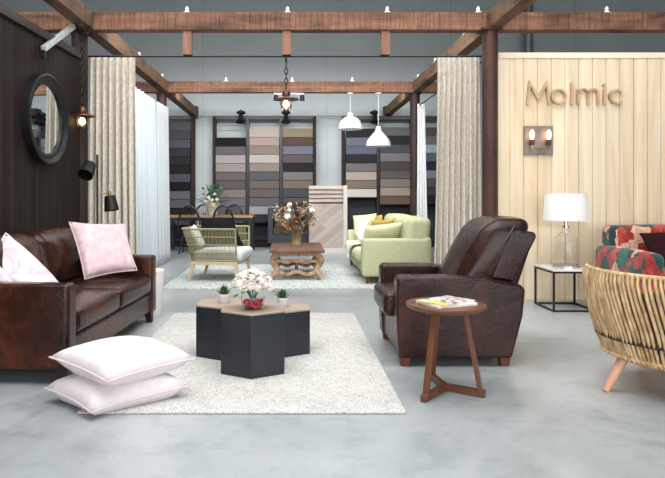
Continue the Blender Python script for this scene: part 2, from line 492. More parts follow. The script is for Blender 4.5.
m_orange = mat('rust_bloom', (172, 116, 76), (140, 86, 54), .7)
m_berry = mat('pink_petals', (226, 92, 104), (198, 52, 70), .6, scale=40)
m_twig = mat('brown_twig', (160, 134, 104), (108, 88, 64), .8)
m_soil = mat('soil', (60, 48, 40), (44, 36, 30), .95)
m_mirror = mat('mirror_glass', (225, 230, 232), (222, 228, 230), .02, 1)
m_brass = mat('brass', (214, 180, 104), (196, 160, 88), .25, .9)
m_bronze = mat('dark_bronze', (56, 42, 40), (38, 30, 29), .4, .5)
m_copper = mat('bronze_metal', (112, 74, 58), (80, 52, 42), .35, .7)
m_pewter = mat('weathered_pewter', (150, 138, 134), (118, 108, 106), .5, .5, bscale=30)
m_bulb = emit('warm_bulb', (255, 206, 140), 6)
m_soft = mat('dull_steel', (150, 154, 156), (130, 134, 136), .4, .6)
m_planks = None

# ------------------------------------------------------------------ setting
struct('floor', MB().box(-10, 10, -5.5, 14.8, -.2, 0), m_floor, smooth=False)
mbw = MB()
x = -10.0
edges = [-10, -7.98, -5.06, -2.10, .86, 3.82, 6.78, 10]
for a, b in zip(edges[:-1], edges[1:]): mbw.box(a + .006, b - .006, 14.6, 14.8, 0, 6.8)
mbw.box(-10, 10, 14.62, 14.8, 0, 6.8)
struct('wall_back', mbw, m_back, smooth=False)
struct('wall_west', MB().box(-10.2, -10, -5.5, 14.8, 0, 6.8), m_back, smooth=False)
struct('wall_east', MB().box(10, 10.2, -5.5, 14.8, 0, 6.8), m_back, smooth=False)
m_ceil = mat('warehouse_ceiling', (120, 124, 126), (110, 114, 116), .8)
struct('ceiling', MB().box(-10.2, 10.2, -5.5, 14.8, 6.8, 7.0), m_ceil, smooth=False)
# dark partition on the left, turned a little: local y runs along the wall
th = math.atan(.047)
mb = MB(); L = 8.4
mb.box(-.11, -.012, -L, 0, 0, 2.79)
k = 0
while k * .098 < L:
    y1 = -k * .098; mb.box(-.012, 0, max(-L, y1 - .094), y1, 0, 2.79); k += 1
wl = struct('wall_left', mb, m_dark, loc=(-2.376, 6.86, 0), rotz=-th, smooth=False)
tr = struct('trim_1', MB().box(-.13, .035, -L, 0, 2.725, 2.80), m_trimd, loc=(-2.376, 6.86, 0), rotz=-th, smooth=False)
# pale boarded wall on the right
mb = MB(); x0, x1 = 2.378, 7.6
mb.box(x0, x1, 7.014, 7.12, 0, 2.82)
xs = [x0, 2.512 - .1576 * 0]
xx = 2.512
mb.box(x0, xx - .004, 7.0, 7.014, 0, 2.77)
while xx < x1:
    mb.box(xx + .004, min(x1, xx + .1576 - .004), 7.0, 7.014, 0, 2.77); xx += .1576
wr = struct('wall_right', mb, m_pale, smooth=False)
struct('trim_2', MB().box(x0, x1, 6.985, 7.14, 2.77, 2.832), m_palecap, smooth=False)

# ------------------------------------------------------------------ timber frame
def lumpy(mb_fn, seed): return mb_fn
bf = thing('timber_beam', 'long rough timber beam crossing the hall at the front, on the two rusty columns', 'beam', (0, 6.975, 3.07), 0, None)
MB().prism([(-3.12, .2), (-2.80, 0), (7.2, 0), (7.2, .2)], -.075, .075, 'y').build('beam_body', m_beamx, bf, bevel=.006)
for px in (-1.18, -.05, 1.075):
    MB().box(px - .05, px + .05, -.05, .05, -.275, 0).build('hanger_block', m_beamz, bf, bevel=.004)
br = thing('timber_beam', 'rough timber beam crossing the hall further back, above the coffee table', 'beam', (0, 11.175, 3.07), 0, None)
MB().box(-3.6, 2.72, -.075, .075, 0, .2).build('beam_body', m_beamx, br, bevel=.006)
MB().box(-2.2, 2.2, -.079, -.07, .085, .1).build('conduit', m_beamz, br)
def rafter(x, y0, y1, label, end=False):
    o = thing('timber_rafter', label, 'beam', (x, y0, 3.07))
    MB().box(-.075, .075, 0, y1 - y0, 0, .2).build('beam_body', m_beamy, o, bevel=.006)
    if end: MB().box(-.1, .1, y1 - y0 - .07, y1 - y0 + .16, -.03, .23).build('wall_bracket', m_black, o)
    return o
for x, s in ((-2.31, 'left'), (2.29, 'right')):
    rafter(x, 1.2, 6.9, 'timber rafter at top %s of the photo running from overhead to the front beam' % s)
    rafter(x, 7.05, 11.1, 'timber rafter between front and rear beams above the %s sheer curtain' % s)
    rafter(x, 11.25, 14.43, 'timber rafter from rear beam to black bracket on the far wall, %s side' % s, True)
def column(x, y, label, r=.09, m_rust=m_rust):
    o = thing('steel_column', label, 'column', (x, y, 0))
    MB().lathe([(r, 0), (r, 3.05)], n=24).build('shaft', m_rust, o)
    MB().box(-.11, .11, -.11, .11, 3.045, 3.07).build('cap_plate', m_rust, o)
    MB().box(-.13, .13, -.1, .12, 0, .012).build('base_plate', m_rust, o)
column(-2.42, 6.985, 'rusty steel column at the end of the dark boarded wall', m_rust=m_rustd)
column(2.245, 6.885, 'tall rusty brown steel column beside the pale timber wall', .085)
column(-2.37, 11.175, 'rusty steel column behind the left sheer curtain')
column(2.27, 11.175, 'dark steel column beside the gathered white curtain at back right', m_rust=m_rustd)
# white lamps clipped on the beams
cl = thing('clip_light', 'small white clip light on top of the front beam, leftmost', 'light', (-2.55, 6.975, 3.27), 0, 'white clip lights on the beams')
MB().lathe([(.045, 0), (.045, .014), (.03, .022), (.02, .035), (.016, .045)], n=14).build('clip_base', m_white, cl)
MB().lathe([(.014, .042), (.022, .05), (.016, .075), (.006, .085)], n=12).build('lamp_head', m_white, cl)
for nm, (x, y) in {'small white clip light on the front beam above the left hanging block': (-1.19, 6.975),
          'small white clip light on the front beam above the lantern chain': (-.04, 6.975),
          'small white clip light on the front beam above the right hanging block': (1.10, 6.975),
          'small white clip light on the front beam above the rusty right column': (2.14, 6.975),
          'small white clip light on the front beam above the pale timber wall': (3.61, 6.975),
          'small white clip light on the left rafter, just behind the front beam': (-2.29, 7.75),
          'small white clip light halfway along the left rafter': (-2.29, 9.2),
          'small white clip light on the left rafter next to the rear beam': (-2.29, 10.85),
          'small white clip light on the right rafter, just behind the front beam': (2.27, 7.95),
          'small white clip light halfway along the right rafter': (2.27, 9.6),
          'small white clip light on the right rafter next to the rear beam': (2.27, 10.9),
          'small white clip light on the rear beam at left': (-1.19, 11.175),
          'small white clip light on the middle of the rear beam': (.02, 11.175),
          'small white clip light on the rear beam above the upper pendant': (1.12, 11.175)}.items():
    dup(cl, nm, (x, y, 3.27))

# rails and curtains
tag(MB().tube([(-2.32, 6.975, 2.785), (2.18, 6.975, 2.785)], .011).build('curtain_rail', m_black), 'thin black curtain rail under the hanging blocks of the front beam', 'rail')
tag(MB().tube([(-2.30, 7.12, 2.785), (-2.30, 11.06, 2.785)], .011).build('curtain_rail', m_black), 'thin black curtain rail carrying the left sheer curtains', 'rail')
tag(MB().tube([(2.27, 7.05, 2.785), (2.27, 11.06, 2.785)], .011).build('curtain_rail', m_black), 'thin black curtain rail running back at the right', 'rail')
def curtain(name, a, b, z0, z1, folds, amp, m, label, cat='curtain', flare=(0, 0), seed=1, n=None, group=None):
    rr = random.Random(seed); a = V((a[0], a[1], 0)); b = V((b[0], b[1], 0)); d = b - a; L = d.length; d.normalize(); nrm = V((d.y, -d.x, 0))
    ph = [rr.uniform(-.25, .25) for _ in range(folds + 2)]; am = [rr.uniform(.65, 1.2) for _ in range(folds + 2)]
    def fn(u, v):
        t = u * folds; i = int(min(folds - 1, t)); k = t - i
        pa = am[i] * (1 - k) + am[i + 1] * k; pp = ph[i] * (1 - k) + ph[i + 1] * k
        w = math.sin(2 * PI * (t + pp * (1 - v))); w = math.copysign(abs(w) ** .8, w)
        off = amp * pa * w * (.55 + .6 * (1 - v))
        s = u * L + (flare[0] * (1 - u) + flare[1] * u) * (1 - v) ** 1.5
        s += .25 * amp * math.sin(4 * PI * t + 1) * (1 - v)
        p = a + d * s + nrm * off
        return (p.x, p.y, z0 + (z1 - z0) * v)
    mb = MB().grid(fn, folds * 14, 14)
    o = mb.build(name, m, center=True, angle=3, recalc=False, solid=.004)
    return tag(o, label, cat, group)
curtain('linen_curtain', (-2.33, 7.08), (-1.81, 7.08), .015, 2.80, 7, .075, m_linen, 'oatmeal linen curtain hanging beside the dark wall behind the floor lamp', seed=3, flare=(0, .03))
curtain('linen_curtain', (1.70, 7.08), (2.185, 7.08), .015, 2.80, 8, .07, m_linen, 'oatmeal linen curtain hanging beside the rusty right column', seed=5, flare=(-.07, 0))
curtain('sheer_curtain', (-2.29, 7.25), (-2.27, 10.2), .015, 2.77, 15, .075, m_sheer, 'white sheer curtain directly behind the left linen curtain', seed=7)
curtain('sheer_curtain', (-2.26, 10.22), (-2.22, 11.0), .015, 2.77, 8, .055, m_sheer2, 'greyer sheer curtain at the far end of the left curtains', seed=8, flare=(0, .05))
curtain('sheer_curtain', (2.225, 10.72), (2.36, 10.76), .015, 2.80, 3, .04, m_voile, 'narrow gathered white sheer curtain at back right beside the dark column', seed=9, flare=(-.03, .04))

# galvanised strut
o = thing('steel_strut', 'slanting galvanised steel strut from the dark wall up to the left rafter', 'strut', (-2.34, 6.2, 2.6))
MB().bar((-.03, -.36, -.0), (-.03, .44, .435), .05, .05).build('channel', m_galv, o, bevel=.004)
MB().bar((-.035, -.37, -.02), (-.035, -.37, -.09), .05, .05).build('end_bracket', m_black, o)

# lanterns
def lantern(loc, drop, label, can=True):
    o = thing('pendant_lantern', label, 'lamp', loc, 0, 'chain hung lanterns')
    (MB().lathe([(.10, 0), (.095, -.035), (.06, -.07), (.025, -.085), (.012, -.10)], n=20) if can else MB().lathe([(.012, .015), (.012, -.03), (.006, -.05)], n=10)).build('canopy' if can else 'hook', m_bronze, o)
    top0 = .10 if can else .05
    mb = MB(); n = max(3, int((drop - top0) / .05)); st = (drop - top0) / n
    for i in range(n):
        zc = -top0 - st * (i + .5); pts = []
        for k in range(10):
            a = 2 * PI * k / 10; u = math.cos(a) * .018; w = math.sin(a) * (st * .5 + .006)
            pts.append((u, 0, zc + w) if i % 2 else (0, u, zc + w))
        mb.tube(pts, .007, 5, True)
    mb.build('chain', m_black, o)
    z = -drop
    MB().lathe([(.012, z), (.03, z - .01), (.046, z - .03), (.05, z - .075), (.065, z - .085), (.145, z - .112), (.148, z - .12), (.06, z - .10), (.04, z - .09)], n=24).build('metal_hood', m_copper, o)
    g = MB().lathe([(.05, z - .125), (.062, z - .15), (.06, z - .20), (.045, z - .235), (.02, z - .245)], n=20).build('glass_jar', m_glass, o)
    mb = MB()
    for k in range(4):
        a = PI / 2 * k + .4; ca, sa = math.cos(a), math.sin(a)
        mb.tube([(.066 * ca, .066 * sa, z - .13), (.070 * ca, .070 * sa, z - .17), (.062 * ca, .062 * sa, z - .22), (.012 * ca, .012 * sa, z - .258)], .003, 5)
    mb.build('wire_guard', m_copper, o)
    MB().ball((0, 0, z - .175), .03, 12, (1, 1, 1.3)).build('bulb', m_bulb, o)
lantern((-2.315, 6.76, 3.07), .88, 'bronze lantern with lit bulb hanging on a chain by the dark wall')
lantern((-.055, 6.975, 2.755), .345, 'bronze lantern with lit bulb hanging on a chain in mid hall', False)

# white pendants
def pendant(loc, drop, r, prof, label):
    o = thing('pendant_lamp', label, 'lamp', loc, 0, 'white dome pendants under the rear beam')
    MB().lathe([(.06, 0), (.06, -.025), (.02, -.035)], n=18).build('ceiling_cup', m_white, o)
    MB().tube([(0, 0, -.03), (0, 0, -drop)], .006, 6).build('cord', m_white, o)
    pr = [(a * r, -drop + b) for a, b in prof]
    pr += [(a * r * .97, -drop + b - .004) for a, b in reversed(prof[1:])]
    MB().lathe(pr, n=32).build('lamp_shade', m_white, o)
    MB().ball((0, 0, -drop - .2), .05, 12).build('bulb', m_plaster, o)
dome = [(.05, .02), (.2, .015), (.23, -.01), (.24, -.05), (.55, -.075), (.82, -.135), (.96, -.21), (1, -.285)]
bell = [(.05, .02), (.18, .015), (.22, -.02), (.24, -.06), (.42, -.11), (.66, -.17), (.90, -.24), (1, -.32), (1, -.345)]
pendant((1.085, 11.175, 3.07), .38, .222, dome, 'white dome pendant hanging higher and further left of the two')
pendant((1.60, 11.175, 3.07), .63, .228, bell, 'white bell shaped pendant hanging lower and further right of the two')
# track light
o = thing('track_light', 'short white track with two black spots under the rear beam', 'lamp', (-.035, 11.175, 3.07))
MB().box(-.275, .275, -.02, .02, -.03, 0).build('track', m_white, o)
for s in (-1, 1):
    q = MB().lathe([(.03, -.04), (.042, -.06), (.046, -.14), (.036, -.145)], (s * .24, 0, 0), 14).build('spot_head', m_black, o)
    MB().tube([(s * .24, 0, -.03), (s * .24, 0, -.06)], .012, 8).build('spot_stem', m_black, o)

# wall sign and sconce on the pale wall
sg = thing('wall_sign', 'raised pale wooden lettering high on the boarded wall', 'sign', (2.70, 7.0, 2.24))
S = 1 / 87.2
def LX(p): return (p - 291) * S - 2.70
def LZ(p): return 1.2 + (195 - p) * S - 2.24
def letter(fn):
    mb = MB(); fn(mb); return mb.build('letter', m_letter, sg, bevel=.003, recalc=True)
m_letter = mat('pale_cut_timber', (216, 188, 150), (192, 160, 122), .5, scale=8)
w = .026; Y0, Y1 = -.05, 0.0
letter(lambda m: m.ribbon([(LX(526.6), LZ(104.6)), (LX(528.8), LZ(84)), (LX(537.2), LZ(99)), (LX(545.6), LZ(84)), (LX(548), LZ(104.6))], w, Y0, Y1))
def arc(cx, cz, r, a0, a1, n=28): return [(cx + r * math.cos(a0 + (a1 - a0) * i / n), cz + r * math.sin(a0 + (a1 - a0) * i / n)) for i in range(n + 1)]
letter(lambda m: m.ribbon(arc(LX(557.8), LZ(96.8), .076, 0, 2 * PI)[:-1], w, Y0, Y1, True))
letter(lambda m: m.ribbon([(LX(570.8), LZ(104.6)), (LX(570.8), LZ(82.8))], w, Y0, Y1))
def em(m):
    m.ribbon([(LX(577), LZ(104.6)), (LX(577), LZ(89.4))], w, Y0, Y1)
    r = 5.0 * S
    for cx in (582, 592):
        m.ribbon(arc(LX(cx), LZ(94.4), r, PI, 0, 12) + [(LX(cx + 5), LZ(104.6))], w, Y0, Y1)
letter(em)
def ii(m):
    m.ribbon([(LX(603.2), LZ(104.6)), (LX(603.2), LZ(89.4))], w, Y0, Y1)
    m.ribbon(arc(LX(603.2), LZ(85.2), .009, 0, 2 * PI, 12)[:-1], .016, Y0, Y1, True)
letter(ii)
letter(lambda m: m.ribbon(arc(LX(615.6), LZ(96.8), .076, .75, 2 * PI - .75), w, Y0, Y1))

sc_ = thing('wall_sconce', 'square pewter wall light with two lit bulbs below the lettering', 'lamp', (2.83, 7.0, 1.825))
MB().box(-.165, .165, -.03, 0, -.165, .165).build('back_plate', m_pewter, sc_, bevel=.006)
for s in (-1, 1):
    xx = s * .095 + (.0)
    MB().tube([(0, -.03, -.10), (0, -.08, -.10), (xx, -.08, -.10), (xx, -.08, -.05)], .008, 8).build('arm', m_brass, sc_)
    MB().lathe([(.02, -.06), (.026, -.055), (.026, .0), (.018, .006)], (xx, -.08, 0), 14).build('socket', m_copper, sc_)
    MB().lathe([(.016, .004), (.026, .05), (.024, .085), (.008, .115)], (xx, -.08, 0), 14).build('bulb', m_bulb, sc_)
# grey pipe
tag(MB().lathe([(.11, 0), (.11, 6.7)], n=20).build('steel_pipe', m_soft, loc=(5.56, 14.3, 0)), 'tall grey pipe on the far wall above the pale boarded wall', 'pipe')

# round mirror
mr = thing('round_mirror', 'round mirror in a thick black frame on the dark wall', 'mirror', (-2.418, 5.93, 1.935), -th)
MX = Matrix.Rotation(PI / 2, 4, 'Y')
MB().lathe([(.335, .03), (.335, .05), (.35, .058), (.385, .055), (.42, .085), (.437, .075), (.437, .0), (.335, .0)], n=56, M=MX, loop=True).build('frame', m_blackw, mr)
MB().lathe([(.333, .012), (.333, .035)], n=56, M=MX).build('mirror_glass', m_mirror, mr)
for kx in range(24):
    a = 2 * PI * kx / 24; MB().ball((.058, .368 * math.cos(a), .368 * math.sin(a)), .008, 8).build('stud', m_blackw, mr)

# ------------------------------------------------------------------ rugs
def rug(name, x0, x1, y0, y1, h, m, label):
    mb = MB().rbox(((0), 0, h / 2), (x1 - x0, y1 - y0, h), h * .45, n=24, k=2)
    return tag(mb.build(name, m, loc=((x0 + x1) / 2, (y0 + y1) / 2, 0)), label, 'rug')
rug('area_rug', -1.17, .632, 3.335, 6.15, .014, m_rug1, 'large cream woven rug under the black hexagonal tables')
rug('area_rug', -1.66, 1.38, 7.76, 10.45, .012, m_rug2, 'pale faded rug under the wooden coffee table at the back')

# ------------------------------------------------------------------ pillows
def pillow(name, corners, t, m, label, cat='pillow', pipe=None, group=None, pinch=.10, n=14, ground=None):
    c = [V(p) for p in corners]; ctr = sum(c, V()) / 4
    nrm = ((c[1] - c[0]) + (c[2] - c[3])).cross((c[3] - c[0]) + (c[2] - c[1])).normalized()
    mb = MB()
    def pos(u, v, s):
        a, b = 2 * u - 1, 2 * v - 1
        k = 1 - pinch * (1 - b * b) * a * a; l = 1 - pinch * (1 - a * a) * b * b
        uu, vv = (a * k + 1) / 2, (b * l + 1) / 2
        p = (c[0] * (1 - uu) + c[1] * uu) * (1 - vv) + (c[3] * (1 - uu) + c[2] * uu) * vv
        h = ((1 - a * a) * (1 - b * b)); h = h ** .34 if h > 0 else 0
        h *= 1 + .05 * math.sin(7 * a + 3 * b) * (1 - a * a)
        q = p - ctr + nrm * (s * t / 2 * h)
        if ground is not None: q.z = max(q.z, ground - ctr.z + .03 * max(abs(a), abs(b)) ** 6)
        return q
    mb.grid(lambda u, v: pos(u, v, 1), n, n); mb.grid(lambda u, v: pos(1 - u, v, -1), n, n)
    o = mb.build(name, m, loc=ctr, angle=3)
    bm = bmesh.new(); bm.from_mesh(o.data); bmesh.ops.remove_doubles(bm, verts=bm.verts, dist=1e-4)
    bmesh.ops.recalc_face_normals(bm, faces=bm.faces); bm.to_mesh(o.data); bm.free()
    tag(o, label, cat, group)
    if pipe:
        pts = [pos(i / n, 0, 0) for i in range(n)] + [pos(1, i / n, 0) for i in range(n)] + [pos(1 - i / n, 1, 0) for i in range(n)] + [pos(0, 1 - i / n, 0) for i in range(n)]
        MB().tube(pts, .005, 6, True).build('piping', pipe, o)
    return o
# two on the floor
pillow('floor_pillow', [(-1.43, 3.54, .08), (-1.06, 3.225, .05), (-.60, 3.58, .08), (-1.0, 3.93, .08)], .22, m_pinkw, 'pale pink pillow on the floor, lower of the stack', ground=.003, pinch=.07, pipe=m_pipe, group='pale pink pillows stacked on the floor')
pillow('floor_pillow', [(-1.395, 3.52, .265), (-.98, 3.245, .205), (-.575, 3.64, .225), (-.99, 3.95, .26)], .20, m_pinkw, 'pale pink pillow on top of the floor stack', pinch=.07, pipe=m_pipe, group='pale pink pillows stacked on the floor')

# ------------------------------------------------------------------ leather sofa
def boxy(x0, x1, y0, y1, z0, z1, r=.03, puff=(0, 0, 0), n=6, fn=None):
    return MB().rbox(((x0 + x1) / 2, (y0 + y1) / 2, (z0 + z1) / 2), (x1 - x0, y1 - y0, z1 - z0), r, puff, n, 3, None, fn)
so = thing('leather_sofa', 'dark brown leather sofa with two seat cushions along the dark wall', 'sofa', (-1.815, 4.85, 0), -math.radians(3.3))
for y0, y1 in ((-1.0, -.86), (.86, 1.0)):
    boxy(-.46, .475, y0, y1, .095, .635, .028, (0, .006, .004)).build('arm', m_leath, so)
boxy(-.44, .455, -.858, .858, .11, .285, .02).build('seat_base', m_leath, so)
boxy(-.47, -.27, -.858, .858, .26, .80, .05).build('back_frame', m_leath, so)
for y0, y1 in ((-.856, -.004), (.004, .856)):
    boxy(-.25, .475, y0, y1, .288, .452, .05, (.01, 0, .03)).build('seat_cushion', m_leath, so)
    boxy(-.30, -.09, y0 + .005, y1 - .005, .46, .885, .08, (.07, 0, .03), fn=lambda p: (p.x - (p.z - .46) * .22, p.y, p.z)).build('back_cushion', m_leath, so)
mb = MB()
for y in (-.932, .932):
    MB().tbar((.42, y, .10), (.43, y, 0), .07, .05).build('foot', m_darkfoot, so)
    MB().tbar((-.40, y, .10), (-.42, y, 0), .07, .05).build('foot', m_darkfoot, so)
pillow('sofa_pillow', [(-1.70, 5.03, .505), (-1.37, 5.43, .53), (-1.545, 5.66, .93), (-1.925, 5.29, .965)], .17, m_pinkv, 'dusty pink velvet pillow leaning at the far end of the leather sofa', pipe=m_pinkv, pinch=.06)
pillow('sofa_pillow', [(-1.75, 4.15, .50), (-1.64, 4.36, .55), (-2.04, 4.36, .93), (-2.06, 4.14, .62)], .20, m_marbl, 'white and pink patterned pillow behind the near arm of the leather sofa', pipe=m_marbl, pinch=-.04)
pillow('sofa_pillow', [(-1.90, 4.035, .53), (-1.79, 4.05, .56), (-2.01, 4.06, .80), (-2.04, 4.035, .64)], .05, m_marbl, 'pink print pillow at the left edge of the photo on the leather sofa', pipe=m_marbl, pinch=.02)

# white drum table
o = thing('drum_table', 'white drum side table beyond the far end of the leather sofa', 'side table', (-1.46, 6.08, 0))
MB().lathe([(.165, 0), (.17, .01), (.19, .42), (.19, .435)], n=40).build('drum', m_plaster, o)
MB().lathe([(.192, .435), (.192, .452), (.185, .455)], n=40).build('table_top', m_palecap, o)
# floor lamp
fl = thing('floor_lamp', 'black floor lamp with two cone spots behind the leather sofa', 'lamp', (-1.985, 6.25, 0))
MB().lathe([(.14, 0), (.14, .018), (.02, .026)], n=32).build('base', m_black, fl)
MB().lathe([(.011, .02), (.011, 1.615)], n=12).build('pole', m_black, fl)
def spot(c, d, L, r0, r1, armpt):
    d = V(d).normalized(); c = V(c)
    M = Matrix.Translation(c) @ d.to_track_quat('Z', 'Y').to_matrix().to_4x4()
    h = MB().lathe([(.012, -L * .5), (r0, -L * .5), (r1, L * .5), (r1 * .9, L * .5), (r0 * .85, -L * .35)], n=24, M=M).build('spot_head', m_black, fl)
    b = c - d * (L * .5)
    MB().tube([b + d * .005, b - d * .05], .016, 10).build('brass_neck', m_brass, h)
    MB().tube([armpt, (V(armpt) + b) / 2 + V((0, 0, .02)), b - d * .03], .006, 8).build('brass_arm', m_brass, fl)
spot((-.085, -.04, 1.455), (-.08, -.62, -.62), .155, .062, .08, (0, 0, 1.50))
spot((.145, -.02, 1.115), (.16, -.1, -1), .15, .055, .075, (0, 0, 1.20))

# ------------------------------------------------------------------ hexagonal tables
def hexa(x, y, h, e, rot, label):
    o = thing('hexagonal_table', label, 'coffee table', (x, y, .014), 0, 'nested hexagonal tables')
    P = [(e * math.cos(rot + PI / 3 * i), e * math.sin(rot + PI / 3 * i)) for i in range(6)]
    MB().prism(P, 0, h - .016, 'z').build('body', m_blue, o, bevel=.003)
    P2 = [(p * .985, q * .985) for p, q in P]
    MB().prism(P2, h - .016, h - .012, 'z').build('shadow_gap', m_black, o)
    MB().prism(P, h - .012, h, 'z').build('table_top', m_gtop, o, bevel=.002)
    return o
hexa(-.255, 4.165, .418, .243, PI / 2, 'front black hexagonal table with greyed oak top, holding the rose bowl')
hexa(-.487, 4.60, .378, .243, PI / 2, 'left rear black hexagonal table holding one succulent pot')
hexa(-.062, 4.675, .333, .235, PI / 2, 'lowest right rear black hexagonal table holding one succulent pot')
# rose bowl
bx, by, bz = -.258, 4.12, .432
o = thing('glass_bowl', 'round clear glass bowl on the front hexagonal table', 'vase', (bx, by, bz))
pr = [(.03, .0), (.05, .004), (.074, .03), (.083, .06), (.076, .095), (.062, .116)]
MB().lathe(pr + [(r - .003, z + (.004 if i < 2 else 0)) for i, (r, z) in list(enumerate(pr))[::-1]], n=32).build('bowl', m_glass, o)
mb = MB()
for i in range(90):
    a = RND.random() * 2 * PI; z = RND.uniform(.012, .06); rm = .035 + .03 * min(1, z / .04); r = rm * math.sqrt(RND.random())
    mb.ball((bx + r * math.cos(a), by + r * math.sin(a), bz + z), RND.uniform(.008, .013), 6)
tag(mb.build('pink_petals', m_berry, center=True), 'pink petals filling the bottom of the glass bowl', 'petals', kind='stuff')
bq = thing('rose_bouquet', 'bouquet of blush white roses in the round glass bowl', 'flowers', (bx, by, bz + .07))
pts = []
for i in range(300):
    if len(pts) >= 24: break
    th_ = RND.random() * 2 * PI; ph_ = RND.uniform(0, 1.45)
    d = V((math.sin(ph_) * math.cos(th_), math.sin(ph_) * math.sin(th_), math.cos(ph_)))
    p = V((d.x * .125, d.y * .11, .06 + d.z * .12))
    if all((p - q).length > .042 for q in pts): pts.append(p)
for p in pts:
    MB().rose(p, RND.uniform(.032, .042), (p - V((0, 0, -.02)))).build('rose', m_rose, bq, angle=3, recalc=False)
for k, mm in ((26, m_leaf), (10, m_leafl)):
    mb = MB()
    for i in range(k):
        a = RND.random() * 2 * PI; el = RND.uniform(-.1, 1.2); d = V((math.cos(a) * math.cos(el), math.sin(a) * math.cos(el), math.sin(el)))
        mb.leaf(V((0, 0, .05)) + d * .095, d, RND.uniform(.06, .085), .036)
    mb.build('foliage', mm, bq, recalc=False)
mb = MB()
for i in range(12):
    a = 2 * PI * i / 12; mb.tube([(.035 * math.cos(a + 2), .035 * math.sin(a + 2), -.04), (.03 * math.cos(a), .03 * math.sin(a), .03), (.06 * math.cos(a), .06 * math.sin(a), .075)], .003, 5)
mb.build('stems', m_leaf, bq)
def succulent(x, y, z, label):
    o = thing('potted_succulent', label, 'plant', (x, y, z), 0, 'succulents in white pots')
    MB().lathe([(.032, 0), (.034, .002), (.042, .05), (.047, .052), (.047, .068), (.040, .068), (.038, .056)], n=24).build('pot', m_potw, o)
    MB().lathe([(.037, .05), (.037, .058)], n=16).build('soil', m_soil, o)
    mb = MB(); rr = random.Random(int(x * 999))
    for i in range(46):
        a = i * 2.4; el = .25 + 1.1 * (1 - i / 46) ; el = 1.4 - 1.15 * (i / 46)
        d = V((math.cos(a) * math.cos(el), math.sin(a) * math.cos(el), math.sin(el)))
        mb.leaf((d.x * .008, d.y * .008, .06), d, rr.uniform(.055, .075), .014, -.15)
    mb.build('leaves', m_leaf, o, recalc=False)
succulent(-.503, 4.585, .392, 'small green succulent in white pot on the left hexagonal table')
succulent(-.066, 4.68, .347, 'small green succulent in white pot on the low right hexagonal table')

# ------------------------------------------------------------------ leather armchair (faces -x)
ac = thing('leather_armchair', 'dark brown leather recliner armchair behind the round side table', 'armchair', (1.2, 4.7, 0))
def sub(prof): return [(x - 1.2, z) for x, z in prof]
armp = [(.75, .06), (.735, .35), (.74, .615), (.77, .632), (1.1, .632), (1.38, .612), (1.60, .575), (1.635, .545), (1.615, .35), (1.54, .06)]
for y0, y1 in ((-.46, -.295), (.295, .46)):
    MB().prism(sub(armp), y0, y1, 'y').build('arm', m_leath2, ac, bevel=.022, bseg=3)
boxy(-.44, .36, -.292, .292, .065, .315, .03).build('seat_base', m_leath2, ac)
boxy(-.525, .12, -.29, .29, .318, .49, .045, (.012, 0, .03)).build('seat_cushion', m_leath2, ac)
backp = [(1.40, .10), (1.55, .10), (1.63, .5), (1.765, .90), (1.75, .93), (1.66, .945), (1.60, .92), (1.42, .5)]
MB().prism(sub(backp), -.285, .285, 'y').build('back_frame', m_leath2, ac, bevel=.02, bseg=3)
for y0, y1 in ((-.33, -.24), (.24, .33)):
    MB().prism(sub([(1.43, .60), (1.6, .575), (1.765, .90), (1.75, .935), (1.64, .945), (1.56, .9)]), y0, y1, 'y').build('back_wing', m_leath2, ac, bevel=.02, bseg=3)
def recl(p):
    return (p.x + (p.z - .46) * .55 + .02, p.y, p.z)
bcush = MB().rbox((.075, 0, .745), (.33, .60, .55), .085, (.05, .03, .02), 8, 4, None, recl).build('back_cushion', m_leath2, ac)
MB().tube([recl(V((.075 + x, -.303 - .03 * (1 - ((z - .745) / .275) ** 2), z))) for x, z in ((-.02, .50), (-.01, .6), (.0, .7), (.01, .8), (.02, .9), (.03, .975))], .007, 6).build('seam_welt', m_welt, bcush)
for x in (.80 - 1.2, 1.50 - 1.2):
    for y in (-.40, .40):
        MB().tbar((x, y, .075), (x + .0, y, 0), .075, .055).build('foot', m_redfoot, ac)

# round side table
st = thing('side_table', 'round walnut side table with three slanting legs in front of the armchair', 'side table', (.946, 3.73, 0))
MB().lathe([(.205, .502), (.238, .520), (.243, .530), (.240, .537), (.232, .537)], n=56).build('table_top', m_walnut, st)
feet = [V((-.175, -.195, 0)), V((.195, -.11, 0)), V((-.03, .25, 0))]
hub = V((.0, .02, .022))
for f in feet:
    d = (f - V((0, 0, 0))).normalized()
    top = V((f.x * .52, f.y * .52, .512))
    MB().bar(f * .93 + V((0, 0, .03)), top, .034, .026, up=d).build('leg', m_walnutz, st, bevel=.003)
    MB().bar(hub, V((f.x * 1.05, f.y * 1.05, .022)), .034, .04).build('foot_bar', m_walnut, st, bevel=.003)
def magazine(loc, rot, h, mtop, label):
    o = thing('magazine', label, 'magazine', loc, rot, 'magazines on the side table')
    MB().box(-.142, .142, -.105, .105, .001, h - .001).build('pages', m_paper, o)
    mb = MB().box(-.148, .148, -.108, .108, h - .001, h).box(-.148, .148, -.108, .108, 0, .001).box(-.148, .148, .107, .108, 0, h)
    mb.build('cover', mtop, o)
magazine((.95, 3.715, .537), math.radians(24), .012, m_paper, 'white magazine directly on the round side table, lower of two')
magazine((.945, 3.725, .549), math.radians(36), .010, m_cover, 'yellow and white picture magazine, upper of two on the round side table')

